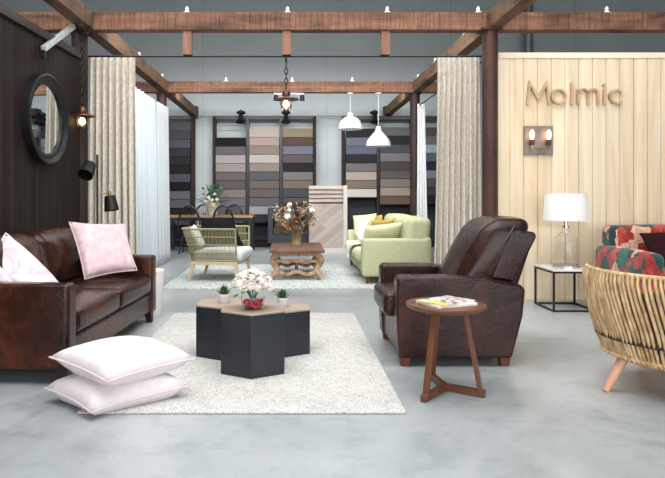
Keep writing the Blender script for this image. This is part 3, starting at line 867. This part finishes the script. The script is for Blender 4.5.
# ------------------------------------------------------------------ lamp table and lamp
lt = thing('square_table', 'black framed square side table with white top against the boarded wall', 'side table', (2.91, 6.49, 0))
MB().box(-.225, .225, -.245, .245, .415, .432).build('table_top', m_marble, lt, bevel=.003)
a_, b_ = .215, .235; r_ = .0095
for sx in (-1, 1):
    for sy in (-1, 1):
        MB().box(sx * a_ - r_, sx * a_ + r_, sy * b_ - r_, sy * b_ + r_, 0, .415).build('leg', m_black, lt)
for z in (.0095, .405):
    fr = MB()
    for sy in (-1, 1): fr.box(-a_ + r_, a_ - r_, sy * b_ - r_, sy * b_ + r_, z - r_, z + r_)
    for sx in (-1, 1): fr.box(sx * a_ - r_, sx * a_ + r_, -b_ + r_, b_ - r_, z - r_, z + r_)
    for sx in (-1, 1):
        for sy in (-1, 1): fr.box(sx * a_ - r_ * 1.02, sx * a_ + r_ * 1.02, sy * b_ - r_ * 1.02, sy * b_ + r_ * 1.02, z - r_, z + r_)
    fr.build('frame_rail', m_black, lt)
tl = thing('table_lamp', 'glass bottle table lamp with white drum shade on the square side table', 'lamp', (2.945, 6.54, .432))
MB().lathe([(.15, 0), (.15, .022), (.14, .027)], n=40).build('base', m_chrome, tl)
gp = [(.128, .028), (.13, .05), (.13, .27), (.118, .305), (.07, .345), (.04, .372), (.035, .42)]
MB().lathe(gp + [(r - .004, z + (.003 if i == 0 else 0)) for i, (r, z) in list(enumerate(gp))[::-1]], n=40, loop=True).build('glass_body', m_glass, tl)
MB().lathe([(.006, .03), (.006, .42)], n=10).build('stem', m_chrome, tl)
MB().lathe([(.037, .418), (.037, .44), (.02, .445), (.02, .52)], n=20).build('socket', m_chrome, tl)
MB().lathe([(.23, .495), (.210, .785), (.207, .785), (.227, .495)], n=56, loop=True).build('lamp_shade', m_shade, tl)
MB().ball((0, 0, .60), .04, 12).build('bulb', emit('shade_fill_glow', (255, 248, 238), 26), tl)  # glow added inside the unlit lamp to whiten its shade
mb = MB()
for k in range(3):
    a = 2 * PI * k / 3; mb.tube([(0, 0, .52), (.218 * math.cos(a), .218 * math.sin(a), .53)], .003, 5)
mb.build('shade_spider', m_chrome, tl)

# ------------------------------------------------------------------ rattan chair
rc = thing('rattan_chair', 'natural rattan tub chair seen from behind at the right edge', 'armchair', (2.462, 3.76, 0))
A0, A1 = math.radians(152), math.radians(388)
prof = [(.580, .735), (.592, .69), (.588, .62), (.572, .52), (.55, .42), (.52, .32), (.485, .238)]
mb = MB(); N = 84
for i in range(N):
    a = A0 + (A1 - A0) * i / (N - 1) + RND.uniform(-.006, .006)
    pts = []
    for j, (r, z) in enumerate(prof):
        t = j / (len(prof) - 1); tw = .13 * (t - .12 * math.sin(2 * PI * t)) * 1.0
        aa = a + tw; rr = r + RND.uniform(-.003, .003)
        pts.append((rr * math.cos(aa), rr * math.sin(aa), z))
    mb.tube(pts, RND.uniform(.0086, .0108), 6)
mb.build('rattan_strands', m_rattan, rc)
def ringpts(r, z, a0, a1, n=60): return [(r * math.cos(a0 + (a1 - a0) * i / n), r * math.sin(a0 + (a1 - a0) * i / n), z) for i in range(n + 1)]
MB().tube(ringpts(.575, .738, A0, A1), .014, 8).build('top_rail', m_rattan, rc)
mb = MB().tube(ringpts(.485, .234, A0, A1 + .12), .013, 8).tube(ringpts(.455, .212, 0, 2 * PI), .012, 8)
for i in range(70):
    a = A0 + (A1 + .1 - A0) * i / 69
    mb.tube([(.50 * math.cos(a), .50 * math.sin(a), .24), (.493 * math.cos(a + .05), .493 * math.sin(a + .05), .22)], .006, 5)
mb.build('lower_binding', m_rattan, rc)
MB().lathe([(.15, .19), (.39, .195), (.45, .21), (.465, .235), (.3, .25)], n=48).build('seat_pan', m_rattan, rc)
MB().rbox((.02, .04, .335), (.80, .80, .15), .07, (0, 0, .03)).build('seat_cushion', m_brownc, rc)
def bcf(u, v):
    a = A0 + .2 + (A1 - A0 - .4) * u; k = math.sin(PI * u) ** .3
    zz = .33 + .35 * (.5 - .5 * math.cos(PI * 2 * v)) ** .6 * k
    r = .49 + .045 * math.cos(PI * v) ** 1 
    return (r * math.cos(a), r * math.sin(a), zz)
MB().grid(bcf, 40, 16).build('back_cushion', m_brownc, rc, angle=3)
for dx, dy in ((-.46, -.02), (.46, .1), (0.02, -.47), (.0, .47)):
    MB().tube([(dx * .90, dy * .90, .215), (dx * 1.16, dy * 1.16, .0)], [.032, .022], 14).build('leg', m_pinkwood, rc)

# ------------------------------------------------------------------ floral sofa (faces camera)
fs = thing('floral_sofa', 'red and teal floral velvet sofa against the boarded wall', 'sofa', (4.1, 6.2, 0))
for x0, x1 in ((-.83, -.66), (.66, .83)):
    boxy(x0, x1, -.62, .40, .10, .655, .06, (.01, 0, .02)).build('arm', m_floral, fs)
boxy(-.73, .78, .20, .46, .12, .875, .07, (0, .02, .015)).build('back_frame', m_floral, fs)
boxy(-.655, .655, -.60, .2, .11, .28, .03).build('seat_base', m_floral, fs)
for x0, x1 in ((-.652, -.003), (.003, .652)):
    boxy(x0, x1, -.63, .19, .285, .45, .06, (0, 0, .03)).build('seat_cushion', m_floral, fs)
for x in (-.7, .7):
    for y in (-.52, .36): MB().tbar((x, y, .115), (x, y, 0), .06, .04).build('foot', m_darkfoot, fs)
pillow('sofa_pillow', [(3.60, 6.02, .49), (4.03, 6.02, .49), (4.04, 6.30, .83), (3.58, 6.28, .81)], .14, m_maroon, 'dark maroon pillow on the floral sofa', pinch=.06)

# ------------------------------------------------------------------ rope lounge chair
rl = thing('rope_armchair', 'woven khaki rope armchair with pale timber legs left of the coffee table', 'armchair', (-1.03, 8.76, .017), math.radians(-8))
def upath(xb, xf, hw, z, r=.12, n=8):
    P = [(xf, -hw, z)]
    P += [(xb + r, -hw, z)]
    for i in range(1, n): a = -PI / 2 - PI / 2 * i / n; P.append((xb + r + r * math.cos(a), -hw + r + r * math.sin(a), z))
    P.append((xb, -hw + r, z)); P.append((xb, hw - r, z))
    for i in range(1, n): a = PI - PI / 2 * i / n; P.append((xb + r + r * math.cos(a), hw - r + r * math.sin(a), z))
    P.append((xb + r, hw, z)); P.append((xf, hw, z))
    return [V(p) for p in P]
def resamp(P, n):
    L = [0]
    for a, b in zip(P[:-1], P[1:]): L.append(L[-1] + (b - a).length)
    out = []; j = 0
    for i in range(n):
        t = L[-1] * i / (n - 1)
        while j < len(P) - 2 and L[j + 1] < t: j += 1
        k = (t - L[j]) / max(1e-9, L[j + 1] - L[j]); out.append(P[j].lerp(P[j + 1], min(1, k)))
    return out
NT = 120
T = resamp(upath(-.44, .34, .45, .715), NT); B = resamp(upath(-.31, .345, .42, .285), NT)
mb = MB()
mb.tube(T, .014, 8); mb.tube(B, .013, 8)
mb.tube([T[0], B[0]], .014, 8); mb.tube([T[-1], B[-1]], .014, 8)
mb.build('frame', m_rope, rl)
mb = MB()
for i in range(NT - 3): mb.tube([T[i], B[i + 3]], .0042, 5)
for f in (.25, .5, .75):
    mb.tube([a.lerp(b, f) for a, b in zip(T, B)], .009, 6)
mb.build('woven_rope', m_rope, rl)
mb = MB().box(-.30, .36, -.43, -.38, .225, .272).box(-.30, .36, .38, .43, .225, .272).box(-.30, -.25, -.38, .38, .225, .272).box(.31, .36, -.38, .38, .225, .272)
mb.build('timber_frame', m_ash, rl, bevel=.004)
for x, dx in ((-.26, -.07), (.33, .03)):
    for y in (-.40, .40): MB().tbar((x, y, .23), (x + dx, y * 1.03, 0), .05, .03).build('leg', m_ash, rl, bevel=.003)
boxy(-.27, .42, -.395, .395, .275, .42, .055, (0, 0, .02)).build('seat_cushion', m_cush, rl)
cth = math.radians(-8)
def RW(x, y, z): return (-1.03 + x * math.cos(cth) - y * math.sin(cth), 8.76 + x * math.sin(cth) + y * math.cos(cth), z + .012)
pillow('scatter_cushion', [(-1.31, 8.80, .47), (-.68, 8.78, .47), (-.86, 9.06, .84), (-1.34, 9.08, .84)], .12, m_blackc, 'black cushion leaning on the far arm of the rope armchair', pinch=.04)
pillow('scatter_cushion', [RW(-.17, -.34, .45), RW(-.20, -.05, .45), RW(-.36, -.06, .77), RW(-.33, -.36, .73)], .10, m_cush, 'white cushion against the back of the rope armchair', pinch=.06)

# ------------------------------------------------------------------ rustic coffee table
ct = thing('coffee_table', 'rustic wooden coffee table with scrolled legs on the pale rug', 'coffee table', (.082, 9.06, .0205))
MB().box(-.385, .385, -.64, .64, .375, .425).build('table_top', m_rustic, ct, bevel=.012)
MB().box(-.33, .33, -.56, .56, .325, .375).build('apron', m_rusticl, ct, bevel=.006)
def scroll(s, y):
    pts = [(s * .27, y, .335), (s * .335, y, .30), (s * .335, y, .24), (s * .285, y, .17), (s * .275, y, .11), (s * .32, y, .05), (s * .345, y, .034)]
    out = []
    P = [V(p) for p in pts]
    for i in range(len(P) - 1):
        for k in range(4):
            t = k / 4; p0 = P[max(0, i - 1)]; p1, p2 = P[i], P[i + 1]; p3 = P[min(len(P) - 1, i + 2)]
            out.append(0.5 * ((2 * p1) + (p2 - p0) * t + (2 * p0 - 5 * p1 + 4 * p2 - p3) * t * t + (3 * p1 - p0 - 3 * p2 + p3) * t ** 3))
    out.append(P[-1])
    return MB().tube(out, [.042] * (len(out) - 4) + [.04, .041, .042, .034], 10)
for y in (-.52, .52):
    for s in (-1, 1): scroll(s, y).build('leg', m_rusticl, ct)
    mb = MB()
    pl = [(-.29 + .58 * i / 24, .115 + .018 * math.cos(i / 24 * 4 * PI)) for i in range(25)]; 
    pl2 = [(x_, z_ - .05) for x_, z_ in pl][::-1]
    mb.prism(pl + pl2, y - .02, y + .02, 'y'); mb.build('lower_stretcher', m_rusticl, ct)
    MB().box(-.30, .30, y - .02, y + .02, .235, .275).build('upper_stretcher', m_rusticl, ct, bevel=.005)
MB().box(-.025, .025, -.52, .52, .10, .14).build('long_stretcher', m_rustic, ct)
MB().box(-.02, .02, -.535, -.5, .14, .24).build('centre_post', m_rustic, ct)

vx, vy, vz = .078, 9.22, .446
o = thing('wood_vase', 'rough wooden cylinder vase on the rustic coffee table', 'vase', (vx, vy, vz))
MB().lathe([(.07, 0), (.078, .02), (.08, .26), (.085, .285), (.07, .285), (.066, .05)], n=24).build('vase_body', m_twig, o)
MB().lathe([(.095, 0.0), (.1, .008), (.09, .012)], n=24).build('vase_foot', m_soft, o)
fb = thing('mixed_bouquet', 'large autumn bouquet of white roses, red blooms and twigs in the wooden vase', 'flowers', (vx, vy, vz + .20))
ctr = V((0, 0, .30))
def shell(rad, k=1.0):
    while True:
        d = V((RND.uniform(-1, 1), RND.uniform(-1, 1), RND.uniform(-.5, 1)))
        if .2 < d.length < 1: break
    d = d.normalized() * rad * k
    return V((d.x * 1.05, d.y * .8, d.z * .68)) + V((0, 0, .25))
mbT = MB(); mbB = MB(); mbL = MB(); mbT2 = MB(); mbG = MB()
for i in range(70):
    p = shell(.33, RND.uniform(.75, 1.1)); mbT.tube([(p.x * .1, p.y * .1, -.1), (p.x * .45, p.y * .45, p.z * .55), p], .0045, 4)
    for j in range(4):
        q = p.lerp(V((p.x * .45, p.y * .45, p.z * .55)), j * .14) + V((RND.uniform(-.03, .03), RND.uniform(-.03, .03), RND.uniform(-.03, .03)))
        mbB.ball(q, RND.uniform(.009, .014), 6)
for i in range(130):
    p = shell(.29, RND.uniform(.5, 1.0)); d = V((p.x, p.y, p.z - .15)).normalized()
    (mbL if i % 3 else mbT2).leaf(p, d, RND.uniform(.07, .11), .04)
for i in range(30):
    p = shell(.30, RND.uniform(.8, 1.05)); d = V((p.x, p.y, p.z - .15)).normalized(); mbG.leaf(p, d, .08, .03)
mbT.build('twigs', m_twig, fb); mbB.build('berries', mat('peach_berries', (222, 200, 172), (170, 132, 104), .7, scale=30), fb, kind='stuff')
mbL.build('leaves', m_leafd, fb, recalc=False); mbT2.build('teal_leaves', m_teal, fb, recalc=False); mbG.build('olive_leaves', m_leaf, fb, recalc=False)
for p, r, mm in (((.235, -.16, .33), .048, m_rosew), ((-.13, -.20, .235), .05, m_rosew), ((-.10, -.2, .33), .03, m_rosew),
                 ((-.02, -.2, .38), .03, m_red), ((.06, -.2, .42), .032, m_red), ((-.2, -.15, .32), .03, m_red), ((.02, -.22, .27), .03, m_red), ((-.17, -.14, .42), .035, m_red),
                 ((.0, -.21, .16), .05, m_orange), ((.1, -.2, .2), .035, m_leafd), ((-.07, -.2, .12), .04, m_orange), ((.16, .1, .4), .05, m_orange), ((-.1, .12, .4), .05, m_rosew)):
    MB().rose(p, r, (p[0], p[1], p[2] - .1)).build('bloom', mm, fb, angle=3, recalc=False)

# ------------------------------------------------------------------ green sofa (faces -x)
gs = thing('green_sofa', 'pale green fabric sofa on the faded rug facing the coffee table', 'sofa', (1.395, 9.25, .0125))
for y0, y1 in ((-1.15, -.95), (.95, 1.15)):
    boxy(-.445, .45, y0, y1, .10, .60, .035, (.0, .008, .006)).build('arm', m_green, gs)
boxy(-.42, .42, -.948, .948, .11, .27, .03).build('seat_base', m_green, gs)
boxy(.38, .48, -1.14, 1.14, .13, .62, .04).build('back_frame', m_green, gs)
for y0, y1 in ((-.945, -.003), (.003, .945)):
    boxy(-.50, .12, y0, y1, .272, .44, .06, (.02, 0, .03)).build('seat_cushion', m_green, gs)
for y0, y1 in ((-1.10, -.005), (.005, 1.10)):
    boxy(.15, .455, y0, y1, .50, .875, .075, (.03, 0, .012), fn=lambda p: (p.x + (p.z - .5) * .1, p.y, p.z)).build('back_cushion', m_green, gs)
for x in (-.37, .37):
    for y in (-1.06, 1.06): MB().tbar((x, y, .105), (x, y, 0), .05, .035).build('foot', m_redfoot, gs)
pillow('scatter_cushion', [(.98, 8.54, .53), (1.52, 8.56, .53), (1.55, 8.42, .83), (1.02, 8.42, .76)], .15, m_greenp, 'light green cushion leaning inside the near arm of the green sofa', pinch=.05)
pillow('scatter_cushion', [(1.10, 8.80, .53), (1.44, 8.82, .53), (1.48, 8.68, .87), (1.14, 8.66, .84)], .10, m_must, 'mustard cushion behind the light green cushion on the green sofa', pinch=.05)
pillow('scatter_cushion', [(1.28, 9.75, .52), (1.28, 9.36, .52), (1.40, 9.38, .90), (1.40, 9.77, .88)], .12, m_must, 'mustard cushion against the back of the green sofa', pinch=.05)
pillow('scatter_cushion', [(1.03, 10.00, .525), (1.43, 10.02, .525), (1.42, 10.1, .90), (1.02, 10.08, .86)], .14, m_greenp, 'light green cushion in the far corner of the green sofa', pinch=.05)
pillow('scatter_cushion', [(.98, 9.06, .535), (1.0, 8.72, .535), (1.12, 8.76, .85), (1.10, 9.10, .85)], .13, m_whitet, 'white patterned cushion on the seat of the green sofa', pinch=.05)
def thr(u, v):
    y = 8.74 + .32 * u
    s = v * .68
    if s < .44: x_, z_ = 1.275 - s, .505 + .012 * math.sin(9 * u + 7 * v)
    else:
        k = s - .44; x_, z_ = .835 - .012 * min(1, k / .05), .505 + .012 * math.sin(9 * u + 7 * v) * max(0, 1 - k / .05) - k
    return (x_ + .008 * math.sin(14 * u), y + .05 * (v - .5), z_)
tag(MB().grid(thr, 14, 24).build('throw_blanket', m_whitet, center=True, solid=.012, angle=3, recalc=False), 'white throw hanging over the front of the green sofa seat', 'throw')

# ------------------------------------------------------------------ flooring display
mpl, t, b, out = nt('herringbone_planks')
v = coords(t, (1, 1, 1), (0, math.radians(40), 0)); 
bk = t.nodes.new('ShaderNodeTexBrick'); bk.inputs['Scale'].default_value = 5
bk.inputs['Color1'].default_value = lin(172, 158, 148); bk.inputs['Color2'].default_value = lin(148, 134, 124); bk.inputs['Mortar'].default_value = lin(116, 102, 94)
bk.inputs['Mortar Size'].default_value = .01; bk.inputs['Brick Width'].default_value = 2.6; bk.inputs['Row Height'].default_value = .55
sw = t.nodes.new('ShaderNodeSeparateXYZ'); t.links.new(v, sw.inputs[0]); cb = t.nodes.new('ShaderNodeCombineXYZ')
t.links.new(sw.outputs[0], cb.inputs[0]); t.links.new(sw.outputs[2], cb.inputs[1]); t.links.new(cb.outputs[0], bk.inputs['Vector'])
t.links.new(bk.outputs[0], b.inputs['Base Color']); b.inputs['Roughness'].default_value = .6
fd = thing('flooring_display', 'pale timber flooring display stand with diagonal planks beside the green sofa', 'display stand', (.785, 12.75, 0))
MB().box(-.41, .30, -.12, .10, .10, 1.02).build('plank_panel', mpl, fd)
MB().box(-.41, .30, -.125, .10, 0, .10).build('plinth', mat('grey_plinth', (196, 188, 184), (184, 176, 172), .6), fd)
MB().box(.302, .38, -.12, .25, 0, 1.40).build('side_panel', mat('pale_side_panel', (204, 196, 188), (192, 184, 176), .6), fd)
MB().box(-.41, .30, .10, .25, 0, 1.38).build('back_board', mat('display_back', (120, 104, 96), (104, 90, 84), .7), fd)
mfs = wood('flooring_sample_board', (176, 160, 150), (118, 104, 96), 'x', 8, .5)
for i in range(4):
    z = 1.05 + i * .088
    MB().box(-.41, .30, -.01, .01, -.0, .095, Matrix.Translation((0, -.06 + .025 * i, z)) @ Matrix.Rotation(math.radians(-38), 4, 'X')).build('sample_board', mfs, fd)

# stove
sv = thing('wood_stove', 'blue-black wood heater behind the flower bouquet', 'fireplace', (.04, 13.7, 0))
mb = MB().box(-.555, .555, -.22, .25, .72, .91).box(-.555, .555, -.22, .25, .14, .32).box(-.555, -.44, -.22, .25, .32, .72).box(.44, .555, -.22, .25, .32, .72).box(-.44, .44, .2, .25, .32, .72)
mb.build('body', m_stove, sv, bevel=.006)
MB().box(-.44, .44, .14, .2, .32, .72).build('firebrick', m_fire, sv)
MB().box(-.43, .43, -.2, -.192, .33, .71).build('door_glass', m_winglass, sv)
MB().box(.39, .42, -.245, -.22, .42, .60).build('door_handle', m_black, sv)
MB().box(-.5, .5, -.18, .22, 0, .14).build('plinth', m_black, sv)

# ------------------------------------------------------------------ dining set
dt = thing('dining_table', 'dining table with honey timber top and black legs by the carpet racks', 'table', (-1.72, 13.13, 0))
MB().box(-.92, .92, -.36, .36, .725, .765).build('table_top', m_tabletop, dt, bevel=.004)
for x in (-.88, .88):
    for y in (-.32, .32): MB().box(x - .035, x + .035, y - .035, y + .035, 0, .725).build('leg', m_black, dt)
MB().box(-.845, .845, -.34, -.31, .66, .725).build('apron', m_black, dt)
wc = thing('windsor_chair', 'black spindle back chair, near side of dining table, left', 'chair', (-2.06, 12.52, 0), 0, 'black spindle back dining chairs')
MB().lathe([(.15, .425), (.20, .428), (.215, .445), (.20, .462), (.17, .458)], n=28).build('seat', m_blackw, wc)
for sx in (-1, 1):
    for sy in (-1, 1): MB().tube([(sx * .13, sy * .13, .44), (sx * .2, sy * .21, 0)], [.017, .013], 8).build('leg', m_blackw, wc)
hp = [(.225 * math.cos(PI * i / 20), -.17 - .05 * math.sin(PI * i / 20), .44 + .10 * 0 + .54 * math.sin(PI * i / 20) ** .75) for i in range(21)]
MB().tube(hp, .02, 8).build('back_hoop', m_blackw, wc)
for k in range(-3, 4):
    x_ = k * .052; zt = .44 + .54 * math.sqrt(max(0, 1 - (x_ / .225) ** 2)) ** .75
    MB().tube([(x_ * .85, -.165, .45), (x_, -.17 - .05 * (zt - .44) / .54, zt)], .006, 6).build('spindle', m_blackw, wc)
MB().tube([(-.165, 0, .22), (.165, 0, .22)], .009, 6).build('stretcher', m_blackw, wc)
dup(wc, 'black spindle back chair, near side of dining table, right', (-1.37, 12.5, 0), 0)
dup(wc, 'black spindle back chair beyond the dining table, left behind the plant pot', (-2.0, 13.74, 0), PI)
dup(wc, 'black spindle back chair beyond the dining table, right behind the rope chair', (-1.30, 13.74, 0), PI)
pp = thing('potted_plant', 'leafy plant with white flowers in a pale stone pot on the dining table', 'plant', (-1.69, 13.12, .765))
MB().lathe([(.09, 0), (.10, .01), (.165, .25), (.17, .28), (.15, .28), (.14, .22)], n=28).build('pot', m_stone, pp)
MB().lathe([(.14, .2), (.14, .235)], n=16).build('soil', m_soil, pp)
mA, mBb, mC, mS = MB(), MB(), MB(), MB()
for i in range(110):
    a = RND.random() * 2 * PI; el = RND.uniform(.15, 1.45); Lh = RND.uniform(.16, .40)
    d = V((math.cos(a) * math.cos(el), math.sin(a) * math.cos(el) * .9, math.sin(el))); p = V((0, 0, .24)) + d * Lh
    if i % 3 == 0: mS.tube([(0, 0, .22), V((0, 0, .24)) + d * (Lh * .5), p], .004, 4)
    (mA if i % 2 else mBb).leaf(p, (d + V((RND.uniform(-.5, .5), RND.uniform(-.5, .5), 0))), RND.uniform(.08, .13), .055)
for i in range(22):
    a = RND.random() * 2 * PI; el = RND.uniform(-.1, .6); d = V((math.cos(a) * math.cos(el), math.sin(a) * math.cos(el), math.sin(el)))
    mC.leaf(V((-.04, 0, .26)) + d * .2, d, .11, .05, .5)
mS.build('stems', m_leafd, pp); mA.build('leaves', m_leafd, pp, recalc=False); mBb.build('grey_leaves', m_leaf, pp, recalc=False); mC.build('lime_leaves', m_leafl, pp, recalc=False)
for p in ((-.06, -.17, .38), (.12, -.16, .34), (.02, -.2, .33), (-.14, -.12, .30), (.05, -.1, .46)):
    MB().rose(p, .04, p).build('flower', m_rosew, pp, angle=3, recalc=False)

# ------------------------------------------------------------------ carpet racks
def rack(px0, px1, nb, label, full=True):
    X0 = (px0 - 291) / 610 * 14.3; X1 = (px1 - 291) / 610 * 14.3
    o = thing('carpet_rack', label, 'display rack', ((X0 + X1) / 2, 14.35, 0))
    hw = (X1 - X0) / 2
    for i in range(nb + 1):
        x = -hw + 2 * hw * i / nb
        MB().box(x - .035, x + .035, -.14, .10, 0, 3.03).build('upright', m_rackp if i in (0, nb) else m_black, o)
    MB().box(-hw + .035, hw - .035, -.1, .08, 2.97, 3.03).build('top_rail', m_black, o)
    MB().box(-hw + .035, hw - .035, .06, .09, .14, 2.55).build('back_panel', m_rackb, o)
    MB().box(-hw + .035, hw - .035, -.30, .10, .0, .12).build('base_shelf', m_rackp, o)
    for z in (2.70, 2.82):
        MB().tube([(-hw, -.12, z), (hw, -.12, z)], .008, 6).build('hanging_wire', m_soft, o)
    return X0, X1
m_rackp = mat('dark_brown_upright', (46, 33, 28), (32, 24, 21), .7, spec=.2, scale=8, stretch=(1, 1, .2))
m_rackb = mat('charcoal_backing', (40, 40, 45), (33, 33, 38), .8)
carpet_m = {}
def cm(c):
    g = sum(c) / 3; c = tuple(int((x * .8 + g * .2) * .9) for x in c)
    if c not in carpet_m:
        carpet_m[c] = mat('carpet_pile_%d_%d_%d' % c, c, tuple(int(x * .82) for x in c), .98, scale=70, bscale=160, bstr=.5, bdist=.004, spec=.1)
    return carpet_m[c]
def cname(c):
    r, g, b_ = c; v = (r + g + b_) / 3; warm = r - b_
    if v < 40: return 'black'
    if warm > 22: return 'dark brown' if v < 85 else 'tan' if v < 125 else 'beige'
    if warm > 7: return 'dark taupe' if v < 75 else 'taupe' if v < 110 else 'pale taupe' if v < 150 else 'cream'
    if warm < -8: return 'slate' if v < 85 else 'blue grey'
    return 'charcoal' if v < 58 else 'dark grey' if v < 80 else 'mid grey' if v < 115 else 'light grey'
ORD = ['top', 'second from top', 'third from top', 'fourth from top', 'fifth from top', 'sixth from top', 'seventh from top', 'eighth from top', 'ninth from top', 'tenth from top', 'eleventh from top', 'twelfth from top']
def samples(xa, xb, ytop, cols, where):
    rowh = .199; z = 1.2 + (195 - ytop) / 610 * 14.15
    wdt = (xb - xa) - .09
    for i, c in enumerate(cols):
        o = thing('carpet_sample', '%s carpet sample, %s, %s' % (cname(c), ORD[i], where), 'carpet sample', ((xa + xb) / 2, 14.19, z - rowh * i), 0, 'carpet samples on the racks')
        M = Matrix.Rotation(math.radians(-7), 4, 'X')
        MB().box(-wdt / 2, wdt / 2, -.012, .012, -rowh - .004, 0, M).build('pile', cm(c), o, bevel=.004)
        MB().box(-wdt / 2, wdt / 2, .012, .016, -rowh * .9, -.005, M).build('backing', m_rackb, o)
X0, X1 = rack(126, 193, 2, 'dark carpet sample rack at far left behind the curtain')
w_ = (X1 - X0) / 2
samples(X0 + w_, X1, 122, [(86, 84, 92), (74, 70, 78), (82, 82, 94), (58, 55, 55), (48, 46, 47), (38, 38, 40), (80, 77, 90), (30, 30, 34), (98, 98, 106), (92, 92, 100), (36, 36, 46), (84, 84, 96)], 'far left rack')
X0, X1 = rack(214.5, 314.5, 3, 'three bay carpet sample rack behind the dining table and wood heater')
w_ = (X1 - X0) / 3
samples(X0, X0 + w_, 137.5, [(36, 33, 33), (100, 97, 99), (170, 156, 153), (156, 142, 138), (108, 97, 93), (98, 88, 84), (132, 117, 119), (112, 109, 120), (112, 108, 118), (104, 102, 112)], 'left bay of middle rack')
samples(X0 + w_, X0 + 2 * w_, 128.5, [(186, 166, 153), (170, 150, 138), (146, 125, 114), (186, 173, 168), (148, 131, 122), (90, 90, 96), (110, 98, 92), (104, 94, 92), (98, 96, 104), (158, 155, 155), (56, 56, 62)], 'middle bay of middle rack')
samples(X0 + 2 * w_, X1, 128.5, [(146, 129, 103), (92, 74, 65), (114, 114, 130), (96, 87, 85), (46, 44, 47), (120, 118, 118), (124, 106, 90), (78, 78, 86), (92, 84, 84), (110, 100, 96), (66, 66, 74)], 'right bay of middle rack')
X0, X1 = rack(343.5, 446, 3, 'three bay carpet sample rack behind the green sofa')
w_ = (X1 - X0) / 3
samples(X0, X0 + w_, 128.5, [(50, 47, 51), (112, 114, 129), (97, 103, 122), (52, 50, 52), (122, 114, 114), (186, 168, 150), (134, 118, 105), (220, 210, 194)], 'left bay of right rack')
samples(X0 + w_, X0 + 2 * w_, 127, [(106, 100, 100), (52, 50, 52), (82, 82, 90), (128, 118, 120), (84, 77, 72), (100, 92, 92), (138, 124, 113), (172, 152, 136), (118, 95, 74)], 'middle bay of right rack')
samples(X0 + 2 * w_, X1, 127, [(86, 84, 84), (118, 106, 98), (160, 174, 188), (98, 98, 108), (48, 48, 53), (122, 132, 146), (90, 86, 86), (70, 68, 72), (44, 44, 48)], 'right bay of right rack')
# black spotlights on the racks
def rackspot(px, label):
    x = (px - 291) / 610 * 14.1
    o = thing('rack_spotlight', label, 'lamp', (x, 14.12, 3.03), 0, 'black spotlights on the carpet racks')
    MB().box(-.05, .05, -.02, .16, 0, .03).build('clamp', m_black, o)
    MB().lathe([(.05, .03), (.11, .06), (.10, .10), (.03, .13), (.02, .14)], n=18).build('ballast', m_black, o)
    M = Matrix.Translation((0, -.12, -.03)) @ Matrix.Rotation(math.radians(-20), 4, 'X')
    MB().lathe([(.11, -.14), (.10, -.13), (.05, .0), (.035, .06), (.02, .07)], n=20, M=M).build('spot_head', m_black, o)
    MB().bar((0, -.09, .03), (0, 0, .05), .03, .03).build('bracket', m_black, o)
rackspot(241, 'black spotlight clamped to the rack between the left and middle bays')
rackspot(286, 'black spotlight clamped to the rack behind the mid hall lantern')
rackspot(374.5, 'black spotlight clamped to the right rack beside the lower pendant')
o = tag(MB().tube([(-3.2, 14.40, 3.06), (3.6, 14.40, 3.06)], .012, 6).build('rail_pipe', m_soft), 'thin grey pipe running along the tops of the carpet racks', 'rail')

# ------------------------------------------------------------------ light
def area(name, loc, rot, sx, sy, power, col=(1, 1, 1)):
    l = bpy.data.lights.new(name, 'AREA'); l.shape = 'RECTANGLE'; l.size = sx; l.size_y = sy; l.energy = power; l.color = col
    o = bpy.data.objects.new(name, l); C.objects.link(o); o.location = loc; o.rotation_euler = rot
    return o
area('overhead_fill_front', (0, 3.2, 5.6), (0, 0, 0), 7, 6, 560, (1, .995, .985))  # added overhead panel brightening the front seating; the ceiling has no opening
area('overhead_fill_rear', (0, 9.6, 4.4), (0, 0, 0), 5.5, 3.5, 130, (.98, .99, 1))  # added overhead panel, hung low so the upper back wall stays dark
area('front_fill', (0, -5.3, 1.9), (math.radians(84), 0, 0), 16, 3.4, 520, (1, .995, .985))  # added soft panel behind the camera, standing in for daylight from an assumed front
ww = area('back_wall_wash_fill', (0, 11.9, 3.3), (math.radians(52), 0, 0), 7, .3, 85, (.97, .985, 1)); ww.data.spread = math.radians(125)  # unseen strip added in place of the clip lights, washing the lower back wall
fw = area('rear_zone_fill', (0, 7.2, 3.35), (math.radians(58), 0, 0), 4, .2, 85, (.98, .99, 1)); fw.data.spread = math.radians(110)  # unseen strip added over the front beam to brighten the rear furnishings
w = bpy.data.worlds.new('World'); SC.world = w; w.use_nodes = True
bg = w.node_tree.nodes['Background']; bg.inputs[0].default_value = (.88, .94, 1, 1); bg.inputs[1].default_value = .8

# ------------------------------------------------------------------ camera
cam = bpy.data.cameras.new('Camera'); co = bpy.data.objects.new('Camera', cam); C.objects.link(co)
co.location = (0, 0, 1.2); co.rotation_euler = (PI / 2, 0, 0)
cam.sensor_width = 36; cam.lens = 610 * 36 / 665
cam.shift_x = (332.5 - 291) / 665; cam.shift_y = -(239 - 195) / 665
SC.camera = co
SC.view_settings.view_transform = 'Standard'; SC.view_settings.look = 'None'
SC.view_settings.gamma = 1; SC.view_settings.use_curve_mapping = False
SC.view_settings.exposure = 0.2
SC.cycles.use_denoising = True
SC.cycles.max_bounces = 8
